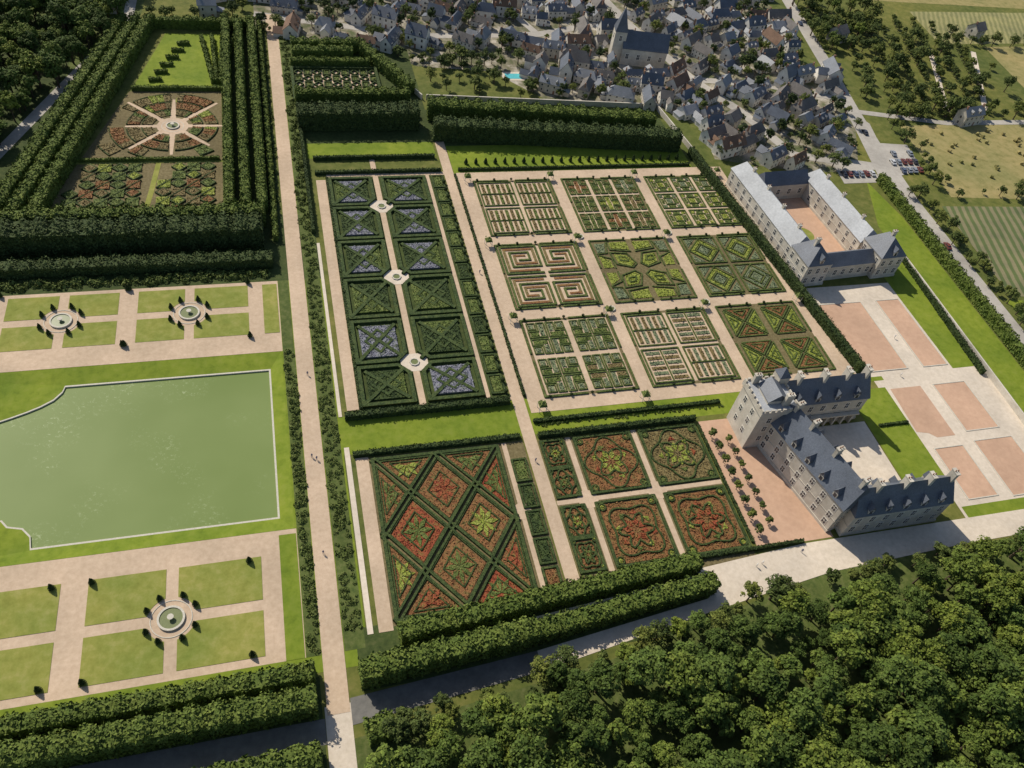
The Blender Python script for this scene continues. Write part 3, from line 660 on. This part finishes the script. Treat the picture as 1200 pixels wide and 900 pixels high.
# ------------------------------------------------------------------ buildings
class Bld:
    def __init__(s,name,ox=0,oy=0,rot=0):
        s.name=name; s.parts={}; s.T=Matrix.Translation((ox,oy,0))@Matrix.Rotation(rot,4,'Z'); s.T0=s.T
    def p(s,part,mats):
        if part not in s.parts: s.parts[part]=(MB(),[mats])
        mb=s.parts[part][0]; mb.T=s.T; return mb
    def at(s,ox,oy,rot=0): s.T=s.T0@Matrix.Translation((ox,oy,0))@Matrix.Rotation(rot,4,'Z')
    def win(s,side,a0,a1,c,z,n,w=1.2,h=2.2):
        for i in range(n):
            t=a0+(a1-a0)*(i+.5)/n
            for part,mat,gw,gh,pr in (("window_frames",'trim',w+.5,h+.5,.06),("window_panes",'glass',w,h,.10)):
                b=s.p(part,mat)
                if side=='x-': b.box(c-pr,t-gw/2,z-gh/2,c+.02,t+gw/2,z+gh/2)
                if side=='x+': b.box(c-.02,t-gw/2,z-gh/2,c+pr,t+gw/2,z+gh/2)
                if side=='y-': b.box(t-gw/2,c-pr,z-gh/2,t+gw/2,c+.02,z+gh/2)
                if side=='y+': b.box(t-gw/2,c-.02,z-gh/2,t+gw/2,c+pr,z+gh/2)
            b=s.p("window_bars",'trim')
            if side=='x-': b.box(c-.13,t-.06,z-h/2,c-.02,t+.06,z+h/2); b.box(c-.14,t-w/2,z+.1,c-.02,t+w/2,z+.22)
            if side=='y-': b.box(t-.06,c-.13,z-h/2,t+.06,c-.02,z+h/2); b.box(t-w/2,c-.14,z+.1,t+w/2,c-.02,z+.22)
    def dormer(s,side,t,c,z,w=1.6,h=2.3,d=3.0):
        wl=s.p("dormer_walls",'stonew'); rf=s.p("dormer_roofs",'slate'); g=s.p("window_panes",'glass')
        if side[0]=='x':
            a,b_=(c,c+d) if side=='x-' else (c-d,c)
            wl.box(a,t-w/2,z,b_,t+w/2,z+h); rf.gable(a,t-w/2,b_,t+w/2,z+h,1.5,0,0,'x',.15)
            e=a-.07 if side=='x-' else b_-.02; g.box(e,t-w/2+.35,z+.3,e+.09,t+w/2-.35,z+h-.3)
        else:
            a,b_=(c,c+d) if side=='y-' else (c-d,c)
            wl.box(t-w/2,a,z,t+w/2,b_,z+h); rf.gable(t-w/2,a,t+w/2,b_,z+h,1.5,0,0,'y',.15)
            e=a-.07 if side=='y-' else b_-.02; g.box(t-w/2+.35,e,z+.3,t+w/2-.35,e+.09,z+h-.3)
    def chimney(s,x,y,z,h,w=1.6,d=.9):
        b=s.p("chimneys",'stonew'); b.box(x-w/2,y-d/2,z,x+w/2,y+d/2,z+h); b.box(x-w/2-.15,y-d/2-.15,z+h,x+w/2+.15,y+d/2+.15,z+h+.3)
        b=s.p("chimney_pots",'brick')
        for k in (-.4,.4): b.cyl(x+k,y,z+h+.3,z+h+.9,.18,.15,6)
    def wing(s,x0,y0,x1,y1,h,rh,roofm='slate',ins=None,sides=(),rows=2,step=4.2,dorm=(),gab=None):
        w=s.p("walls",'stonew'); w.box(x0,y0,0,x1,y1,h); w.box(x0-.18,y0-.18,h-.45,x1+.18,y1+.18,h-.02); w.box(x0-.1,y0-.1,h*.5-.15,x1+.1,y1+.1,h*.5+.1)
        w.box(x0-.2,y0-.2,0,x1+.2,y1+.2,1.0)
        r=s.p("roof_"+roofm,roofm)
        if gab: r.gable(x0,y0,x1,y1,h,rh,0,0,gab)
        else: r.hip(x0,y0,x1,y1,h,rh,0,ins)
        for sd in sides:
            a0,a1=(y0,y1) if sd[0]=='x' else (x0,x1); c={'x-':x0,'x+':x1,'y-':y0,'y+':y1}[sd]; n=max(1,int((a1-a0)/step))
            for k in range(rows): s.win(sd,a0,a1,c,1.0+(h-1.6)*(k+.5)/rows,n,1.25,min(2.3,(h/rows)*.5))
        for sd in dorm:
            a0,a1=(y0,y1) if sd[0]=='x' else (x0,x1); c={'x-':x0,'x+':x1,'y-':y0,'y+':y1}[sd]; n=max(1,int((a1-a0-3)/(step*1.35)))
            for i in range(n): s.dormer(sd,a0+1.5+(a1-a0-3)*(i+.5)/n,c+(.1 if sd[1]=='-' else -.1),h-.1)
    def done(s):
        e=empty(s.name)
        for k,(mb,mats) in s.parts.items(): mb.obj(k,mats,e)
        return e
ch=Bld("chateau")
ch.at(63,-23,math.radians(13)); ch.wing(0,-33,10.5,0,11.5,7.5,ins=1.0,sides=('x-','y-','x+'),rows=3,step=4.3,dorm=('x-','x+'))
for y_ in (-31,-20,-10,-3): ch.chimney(5.2,y_,16.8,4.0,2.2,1.0)
ch.at(0,0,0)
w=ch.p("keep_walls",'stonew'); w.box(58,-24,0,69.5,-12,17); w.box(57.5,-24.5,15.8,70,-11.5,17.4)
for i in range(7):
    t=-24.3+i*1.92
    w.box(57.5,t,17.4,57.95,t+1.1,18.3); w.box(69.55,t,17.4,70,t+1.1,18.3)
for i in range(6):
    t=58.5+i*1.9; w.box(t,-24.5,17.4,t+1.1,-24.05,18.3); w.box(t,-11.95,17.4,t+1.1,-11.5,18.3)
ch.p("keep_terrace",'leadroof').box(58,-24,17.41,69.5,-12,17.55)
ch.p("roof_slate",'slate').gable(60.5,-21.5,67,-14.5,18.6,2.6,0,0,'y',.2); w.box(60.5,-21.5,17.5,67,-14.5,18.6)
w.box(67.2,-14.6,8,70.6,-11.0,20.2); ch.p("roof_slate",'slate').hip(67.2,-14.6,70.6,-11.0,20.2,2.8,0,1.9,.2)
for z_ in (4.5,9,13): ch.win('x-',-22.5,-13,58,z_,2,1.2,2.0); ch.win('y-',59.5,68.5,-24,z_,2,1.2,2.0)
ch.chimney(66.0,-22.3,17,5.0,2.2,1.0); ch.chimney(60.3,-13,17,4.0,2,1)
ch.wing(70.4,-18,101,-9,10.5,7,ins=.8,sides=('y-','y+','x+'),rows=2,dorm=('y-',))
for x_ in (75,84,92,99): ch.chimney(x_,-13.4,15.5,4.2,1.0,2.4)
ch.wing(74,-57,106,-48,10,7,ins=.9,sides=('y-','x+'),rows=2,dorm=('y-','y+'))
for x_ in (80,89,97,104.5): ch.chimney(x_,-52.5,15.2,3.9,1.0,2.2)
a=ch.p("court_arcade",'stonew')
for i in range(9): a.box(73+i*3.1,-19.4,0,73.6+i*3.1,-18.2,4)
a.box(72,-19.5,4,100,-18.25,4.6)
ch.done()
sheets("castle_court",[R(74,-48,104,-19.6)],'pale',.05)
st=Bld("stable_building",113,44,math.radians(3.5))
st.wing(0,11,9.5,62,8,4.2,'leadroof',ins=2,sides=('x-','x+'),rows=2,step=5)
st.wing(30.5,11,40,54,8,4.2,'leadroof',ins=2,sides=('x-','x+'),rows=2,step=5)
st.wing(9.6,50,30.4,57,7,4.5,'slate',ins=.5,sides=('y-',),rows=1)
st.wing(9,1,31,8.5,6.5,3.5,'slate',ins=.5,sides=('y-','y+'),rows=1,step=3.5)
st.wing(-1.5,-1,9,10.9,10,6,'slate',ins=4.5,sides=('y-','x-'),rows=2,step=3.5,dorm=('y-',))
st.wing(31.2,-1,42,10.9,10,6,'slate',ins=4.5,sides=('y-','x+','x-'),rows=2,step=3.5,dorm=('y-',))
st.chimney(3,5,14,3.5); st.chimney(37,5,14,3.5)
for y_ in (18,30,42,54): st.chimney(4.7,y_,11,2.2,.9,1.2)
for y_ in (20,34,46): st.chimney(35.2,y_,11,2.2,.9,1.2)
st.done()
sheets("stable_court",[[(123,53),(143,54),(140,96),(119,95)]],'pink',.05)
sheets("stable_court_circle",[circ(129,72,4.5)],'lawn',.06)
sheets("forecourt_ground",[R(112,-2,153,42),R(117,-60,165,-2)],'pale',.03)
sheets("forecourt_lawn",[R(104.5,-46,119.5,-7),R(111.8,-4,121,-2.2),R(150.5,-2,170,60),R(118,-62,160,-54)],'bank',.04)
sheets("forecourt_gravel_panel",[R(114,0,133,33),R(139.5,0,149.5,33),[(121,-8),(133,-8),(133,-29),(126,-29),(124,-27),(120,-26)],R(138,-8,151,-28),R(122,-33,133,-52),R(138,-32,153,-53)],'pink',.06)
sheets("east_lawn",[[(166,75),(178,105),(181,80),(176,-60),(160,-60)]],'bank',.055)
sheets("terrace_gravel",[R(48,-57,72,-12.5)],'pink',.04)
KB=MB()
for x0,y0,x1,y1 in ((114,0,133,33),(139.5,0,149.5,33),(138,-28,151,-8),(122,-52,133,-33),(138,-53,153,-32)):
    for p,q in (((x0,y0),(x1,y0)),((x1,y0),(x1,y1)),((x1,y1),(x0,y1)),((x0,y1),(x0,y0))): KB.seg(p,q,.35,.2)
KB.obj("stone_kerb",['edge'])
EW=MB()
for p,q in (((99,164),(-6,172)),((99,164),(103,130)),((165,62),(160,-58)),((-8,172),(-28,216)),((-28,216),(-60,220))): EW.seg(p,q,.5,2.4)
EW.obj("stone_wall",['stonew'])
# ------------------------------------------------------------------ roads
sheets("castle_road",[[(-20,-79),(-20,-74),(28,-68.5),(28,-72)],[(28,-72),(28,-60),(62,-57.6),(200,-58),(200,-65),(110,-65.5),(66,-67)],R(-70.5,-110,-64.8,-78)],'pale',.06)
sheets("avenue_road",[[(-64.8,-83),(-64.8,-77),(-20,-74),(-20,-79)],R(-300,-86,-70.6,-80.5)],'shadeasph',.07)  # road stretches beside the rows, their shadow painted in as darker colour
sheets("tree_row_path",[[(-62,-70.4),(-62,-69),(28,-61.8),(28,-63.2)],R(-300,-74.9,-72,-73.7)],'pale',.05)
sheets("asphalt_road",strip([(236,330),(226,280),(212,205),(203,161),(197,125),(192,90),(188,7),(186,-120)],7.5)+strip([(203,161),(250,150),(330,150)],4)+strip([(-190,120),(-168,130),(-129,236),(-126,330)],4.5)+strip([(-168,130),(-176,60)],4)+[[(186,108),(192,96),(206,150),(200,166),(194,140)]],'asphalt',.08)
sheets("village_street",strip([(100,330),(112,250),(128,190),(142,160),(152,126),(188,116)],6)+strip([(-75,246),(0,228),(60,232),(112,250)],5)+strip([(128,190),(165,185),(203,172)],5)+strip([(60,232),(40,290)],4),'asphalt',.07)
VP=[(-75,228),(-20,214),(-6,200),(28,196),(48,172),(100,166),(116,148),(112,124),(150,113),(178,112),(198,150),(203,175),(196,205),(208,240),(215,330),(-75,330)]
bm=bmesh.new(); vs=[bm.verts.new((x,y,.02)) for x,y in VP]; f=bm.faces.new(vs); bmesh.ops.triangulate(bm,faces=[f])
for f in bm.faces:
    f.normal_update()
    if f.normal.z<0: f.normal_flip()
me=bpy.data.meshes.new("village_ground"); bm.to_mesh(me); bm.free(); me.materials.append(M['townfl']); place(me,"village_ground")
sheets("parking",[[(196,108),(212,112),(216,132),(200,134)],[(166,104),(186,104),(186,116),(168,118)]],'asphalt',.1)
sheets("dry_field",[[(214,92),(300,84),(330,150),(222,148)],[(322,165),(420,165),(420,232),(330,228)],[(262,284),(420,278),(520,420),(260,420)]],'gold',.03)
sheets("crop_field",[[(300,230),(420,236),(420,274),(305,270)],[(335,60),(500,60),(500,150),(340,150)]],'gold2',.04)
sheets("vegetable_field",[[(200,30),(280,20),(300,80),(205,86)]],'vegf',.05)
sheets("meadow",[[(195,-100),(330,-100),(300,20),(196,28)]],'bank',.02)
def house(w,d,h,rh,roof,wall,hip=False,ext=False):
    b=MB(); W,Rf,G,T,C=0,1,2,3,4
    b.box(-w/2,-d/2,0,w/2,d/2,h,W)
    if hip: b.hip(-w/2,-d/2,w/2,d/2,h,rh,Rf)
    else: b.gable(-w/2,-d/2,w/2,d/2,h,rh,Rf,W,'x')
    n=max(2,int(w/3)); fl=2 if h>4.5 else 1
    for k in range(fl):
        z=1.5+k*2.8
        for i in range(n):
            x=-w/2+w*(i+.5)/n
            for sg in (-1,1):
                y=sg*d/2
                if k==0 and i==n//2: b.box(x-.5,min(y,y+sg*.07),0,x+.5,max(y,y+sg*.07),2.1,C); continue
                b.box(x-.6,min(y,y+sg*.05),z-.75,x+.6,max(y,y+sg*.05),z+.75,T); b.box(x-.42,min(y,y+sg*.08),z-.6,x+.42,max(y,y+sg*.08),z+.6,G)
        for sg in (-1,1):
            x=sg*w/2; b.box(min(x,x+sg*.07),-.45,z-.6,max(x,x+sg*.07),.45,z+.6,G)
    for sx_ in (-1,1)[:1 if w<9 else 2]:
        x=sx_*(w/2-.6); b.box(x-.35,-.8,h+rh*.5,x+.35,.1,h+rh+1.1,C)
    if not hip and w>9:
        for x in (-w/5,w/5):
            b.box(x-.6,-d/2+.3,h,x+.6,-d/2+2.2,h+1.5,W); b.gable(x-.6,-d/2+.3,x+.6,-d/2+2.2,h+1.5,.7,Rf,W,'y',.1); b.box(x-.35,-d/2+.22,h+.3,x+.35,-d/2+.31,h+1.3,G)
    if ext:
        dd=random.uniform(3.5,7); hh=min(h-.3,random.choice((2.7,5.0)))
        b.box(-w*.4,d/2,0,w*.05,d/2+dd,hh,W); b.gable(-w*.4,d/2,w*.05,d/2+dd,hh,2.2,Rf,W,'y')
    if random.random()<.5:
        b.box(w/2,-d*.35,0,w/2+3,d*.3,2.4,W); b.add([(w/2,-d*.4,3.3),(w/2+3.3,-d*.4,2.4),(w/2+3.3,d*.35,2.4),(w/2,d*.35,3.3)],[(0,1,2,3)],Rf)
    return b.mesh("house_m",[wall,roof,'glass','trim','brick'])
HM=[]
rf_=('slate','slatesun','slate','slate2','slate','slatesun','slate2','slate','tile')
for i in range(24):
    HM.append(house(random.uniform(7,16),random.uniform(5.5,8),random.choice((3.6,5.6,5.9,6.2,4.6)),random.uniform(2.8,4.4),rf_[i%9],('plaster','plaster','plaster','stonew')[i%4],i%5==0,i%2==0))
def near_seg(x,y,P,w):
    for a,b in zip(P,P[1:]):
        dx,dy=b[0]-a[0],b[1]-a[1]; t=max(0,min(1,((x-a[0])*dx+(y-a[1])*dy)/(dx*dx+dy*dy)))
        if math.hypot(x-a[0]-t*dx,y-a[1]-t*dy)<w: return True
    return False
streets=[[(100,330),(112,250),(128,190),(142,160),(152,126),(188,116)],[(-75,246),(0,228),(60,232),(112,250)],[(128,190),(165,185),(203,172)],[(60,232),(40,290)],[(236,330),(226,280),(212,205),(203,161),(197,125)]]
nst=lambda x,y,w: any(near_seg(x,y,s_,w) for s_ in streets)
hp=[]
def dens(x,y):
    if y>262: return .65
    if x<-10: return .5
    if x<40 and y<212: return .2
    return .9
stb=lambda x,y: (104<x<160 and y<116)
y=118;k=0
while y<325:
    x=-75+(5 if k%2 else 0)
    while x<212:
        px,py=x+random.uniform(-3,3),y+random.uniform(-2.5,2.5)
        if inpoly(px,py,VP) and random.random()<dens(px,py) and not nst(px,py,5.8) and math.hypot(px-106,py-208)>13 and math.hypot(px-38,py-192)>9 and not stb(px,py):
            ang=(-.25 if px<110 else .35)+.3*math.sin(px*.03+py*.02)+random.choice((0,0,pi/2,pi))+random.uniform(-.15,.15)
            s_=random.uniform(.6,.95); place(random.choice(HM),"village_house",(px,py,0),ang,(s_,s_,s_*random.uniform(.85,1.1))); hp.append((px,py))
        x+=11.8
    y+=10.2;k+=1
for px,py,a_ in ((205,190,1.3),(232,232,.4),(-95,244,0),(-88,262,.4),(-140,246,0),(262,150,.2),(330,240,.3)): place(random.choice(HM),"village_house",(px,py,0),a_,1)
cb=Bld("village_church",106,206,-.2)
cb.wing(-11,-4.5,11,4.5,8.5,6.5,'slate',gab='x',sides=('y-','y+'),rows=1,step=4.5)
cb.p("walls",'stonew').box(-3,4.5,0,4,9.5,6); cb.p("roof_slate",'slate').gable(-3,4.5,4,9.5,6,4,0,0,'y')
cb.p("tower",'stonew').box(-16,-3,0,-10.2,3,15); cb.p("roof_slate",'slate').hip(-16,-3,-10.2,3,15,11,0,3.2,.2)
cb.win('y-',-15,-11,-3,12,1,1.2,2.4); cb.win('x-',-2,2,-16,12,1,1.2,2.4); cb.done()
sheets("swimming_pool",[R(34,189.5,42,194)],'pool',.09); sheets("pool_terrace",[R(32.5,188,43.5,195.5)],'pale',.05)
VT=empty("village_trees")
def nearh(x,y,w=5.5): return any((x-a)**2+(y-b)**2<w*w for a,b in hp)
scatter(VT,VP,5.8,gm+[dark],.4,.9,.75,lambda x,y:nearh(x,y,5.0) or nst(x,y,3.6) or math.hypot(x-106,y-208)<15 or stb(x,y) or math.hypot(x-38,y-192)<7)
scatter(VT,[(-8,180),(45,170),(46,196),(-5,212)],6,gm,.5,1,.6,lambda x,y:nearh(x,y) or math.hypot(x-38,y-192)<8)
HT=empty("countryside_trees")
scatter(HT,[(228,280),(215,205),(208,165),(222,152),(300,158),(318,200),(262,282)],8.0,gm,.6,1.2,.5)
scatter(HT,[(226,278),(214,215),(240,215),(262,262)],6.5,gm+fm[:1],.6,1.1,.75)
for k_ in range(6):
    p0=np.array((236+9*k_,158.)); p1=np.array((262+11*k_,262-3*k_))
    for t in np.linspace(0,1,26):
        q=p0+(p1-p0)*t
        if random.random()<.9: place(random.choice(gm[:3]),"orchard_tree",(q[0],q[1],0),random.uniform(0,6),random.uniform(.5,.75),HT)
sheets("orchard_track",strip([(258,160),(290,225)],3)+strip([(282,160),(318,222)],3),'pale',.05)
scatter(HT,[(216,150),(330,152),(332,164),(216,160)],5.5,gm,.5,1,.9)
scatter(HT,[(192,100),(198,100),(200,-70),(192,-70)],5,gm,.45,.8,.9)
scatter(HT,[(212,92),(300,82),(300,88),(212,98)],6,gm,.4,.8,.7)
scatter(HT,[(210,100),(218,100),(224,150),(214,150)],6,gm,.5,.9,.8)
scatter(HT,[(320,150),(420,150),(420,166),(320,166)],8,gm,.6,1,.7); scatter(HT,[(300,226),(420,230),(420,238),(300,234)],7,gm,.6,1,.7)
scatter(HT,[(420,-100),(700,-100),(700,600),(420,600)],22,gm,.9,1.6,.4)
scatter(HT,[(-128,236),(-76,236),(-76,280),(-128,280)],8,gm,.6,1.0,.55)
scatter(HT,[(166,-40),(176,-40),(178,90),(170,90)],14,gm,.4,.6,.4)
scatter(HT,[(196,-100),(300,-100),(300,24),(200,24)],16,gm,.5,.9,.5)
HB2=MB()
for _ in range(34):
    cx,cy=random.uniform(226,300),random.uniform(98,142); a=random.uniform(0,3)
    HB2.T=Matrix.Translation((cx,cy,.7))@Matrix.Rotation(a,4,'Z')@Matrix.Rotation(pi/2,4,'X'); HB2.cyl(0,0,-.7,.7,.75,.75,12); HB2.add([(.75*math.cos(2*pi*i/12),.75*math.sin(2*pi*i/12),-.7) for i in range(12)][::-1],[list(range(12))])
HB2.obj("hay_bales",['gold'])
# ------------------------------------------------------------------ cars
M['tyre']=plain("tyre_rubber",(.02,.02,.02),.8)
def carmesh(col,nm):
    M[nm]=plain(nm,col,.3,.5)
    b=MB(); prof=[(-2.1,.35),(-2.15,.75),(-1.9,.95),(-1.45,1.0),(-1.0,1.42),(.55,1.45),(1.15,1.0),(2.0,.85),(2.15,.6),(2.12,.35)]
    n=len(prof); wy=lambda z:.86 if z<1.05 else .68
    vs=[(x,-wy(z),z) for x,z in prof]+[(x,wy(z),z) for x,z in prof]
    b.add(vs,[list(range(n)),list(range(2*n-1,n-1,-1))]+[(i,i+n,(i+1)%n+n,(i+1)%n) for i in range(n)],0)
    b.add([(-1.48,-.72,1.07),(-1.48,.72,1.07),(-1.10,.62,1.43),(-1.10,-.62,1.43)],[(0,1,2,3)],1)
    b.add([(1.20,-.72,1.07),(.65,-.62,1.45),(.65,.62,1.45),(1.20,.72,1.07)],[(0,3,2,1)],1)
    for sg in (-1,1): b.add([(-1.2,sg*.85,1.04),(.95,sg*.85,1.04),(.45,sg*.73,1.38),(-.9,sg*.73,1.38)],[(0,1,2,3)],1)
    for x in (-1.3,1.35):
        for sg in (-1,1):
            b.T=Matrix.Translation((x,sg*.82,.33))@Matrix.Rotation(pi/2,4,'X'); b.cyl(0,0,-.1,.1,.33,.33,12,2); b.add([(.33*math.cos(2*pi*i/12),.33*math.sin(2*pi*i/12),-.1) for i in range(12)][::-1],[list(range(12))],2); b.T=None
    return b.mesh("car_m",[nm,'glass','tyre'])
cars=[carmesh(c_,"car_paint_%d"%i) for i,c_ in enumerate(((.5,.5,.5),(.05,.05,.06),(.22,.24,.27),(.16,.05,.04),(.08,.10,.15)))]
for i in range(5):
    for y_ in (0,6.5,13):
        if random.random()<.7: place(random.choice(cars),"parked_car",(198+i*3.0+y_*.2,111.5+y_,.12),1.4+random.uniform(-.05,.05))
for i in range(6): place(random.choice(cars),"parked_car",(169+i*2.9,110,.12),1.5+random.uniform(-.05,.05))
for x_,y_ in ((219,250),(206,178),(190,60),(198.5,142)): place(random.choice(cars),"car",(x_,y_,.12),1.45)
# ------------------------------------------------------------------ people
M['cloth1']=plain("blue_clothes",(.08,.10,.2),.9); M['cloth2']=plain("white_clothes",(.6,.58,.55),.9)
def person(loc,rz,mat,nm="person"):
    J=[((0,0,.95),.15),((0,0,1.2),.14),((0,0,1.42),.15),((0,0,1.54),.06),((0,.02,1.66),.10),((0,.01,1.74),.07),
       ((.19,0,1.40),.06),((.26,.05,1.12),.045),((.25,.16,.88),.035),((-.19,0,1.40),.06),((-.26,-.04,1.12),.045),((-.25,.02,.86),.035),
       ((.1,0,.86),.10),((.11,.14,.48),.07),((.11,.08,.06),.045),((.11,.22,.04),.035),((-.1,0,.86),.10),((-.11,-.02,.48),.07),((-.11,-.2,.08),.045),((-.11,-.08,.04),.035)]
    E=[(0,1),(1,2),(2,3),(3,4),(4,5),(2,6),(6,7),(7,8),(2,9),(9,10),(10,11),(0,12),(12,13),(13,14),(14,15),(0,16),(16,17),(17,18),(18,19)]
    me=bpy.data.meshes.new(nm); me.from_pydata([j[0] for j in J],E,[])
    o=place(me,nm,loc,rz); o.modifiers.new("skin",'SKIN')
    if not len(me.skin_vertices):
        bm=bmesh.new(); bm.from_mesh(me); bm.verts.layers.skin.verify(); bm.to_mesh(me); bm.free()
    sv=me.skin_vertices[0].data
    for i,j in enumerate(J): sv[i].radius=(j[1],j[1])
    sv[0].use_root=True
    o.modifiers.new("sub",'SUBSURF').levels=1
    me.materials.append(M[mat]); return o
try:
    for x_,y_,a_ in ((-68,-10,0),(-66.8,-11,.2),(-67,20,3),(-6,60,0),(45,-62,1),(47,-61.5,1.2),(60,-60,2),(128,-3,1),(33,38,2),(136,14,0),(-67.5,-40,0),(-6.5,-20,0)): person((x_,y_,.12),a_,random.choice(('cloth1','cloth2')))
except Exception as ex: print("person",ex)
# ------------------------------------------------------------------ light, sky, camera
el,daz=math.radians(44),Vector((.50,-.86,0)).normalized()
sun=bpy.data.lights.new("sun",'SUN'); sun.energy=4.8; sun.angle=math.radians(.5); sun.color=(1,.935,.82)
so=bpy.data.objects.new("sun",sun); COL.objects.link(so)
d=Vector((daz.x*math.cos(el),daz.y*math.cos(el),-math.sin(el))); so.rotation_euler=d.to_track_quat('-Z','Y').to_euler(); so.location=(0,0,300)
w=bpy.data.worlds.new("World"); S.world=w; w.use_nodes=True; nt=w.node_tree
sk=nt.nodes.new("ShaderNodeTexSky"); sk.sky_type='NISHITA'; sk.sun_disc=False; sk.sun_elevation=el; sk.sun_rotation=math.atan2(-daz.x,-daz.y)
nt.links.new(sk.outputs[0],nt.nodes["Background"].inputs[0]); nt.nodes["Background"].inputs[1].default_value=.105
S.view_settings.view_transform='Standard'; S.view_settings.look='None'; S.view_settings.exposure=0
cd=bpy.data.cameras.new("camera"); cd.sensor_width=36; cd.lens=943.13/1200*36; cd.clip_end=6000; cd.clip_start=1
co=bpy.data.objects.new("camera",cd); COL.objects.link(co); S.camera=co
Rm=Matrix(((0.96368,-0.2302,0.13536),(0.08966,0.75635,0.64799),(-0.25155,-0.61232,0.74952))).transposed()
co.matrix_world=Matrix.Translation((-68.874,-142.71,186.164))@Rm.to_quaternion().normalized().to_matrix().to_4x4()
print("objs",len(bpy.data.objects))
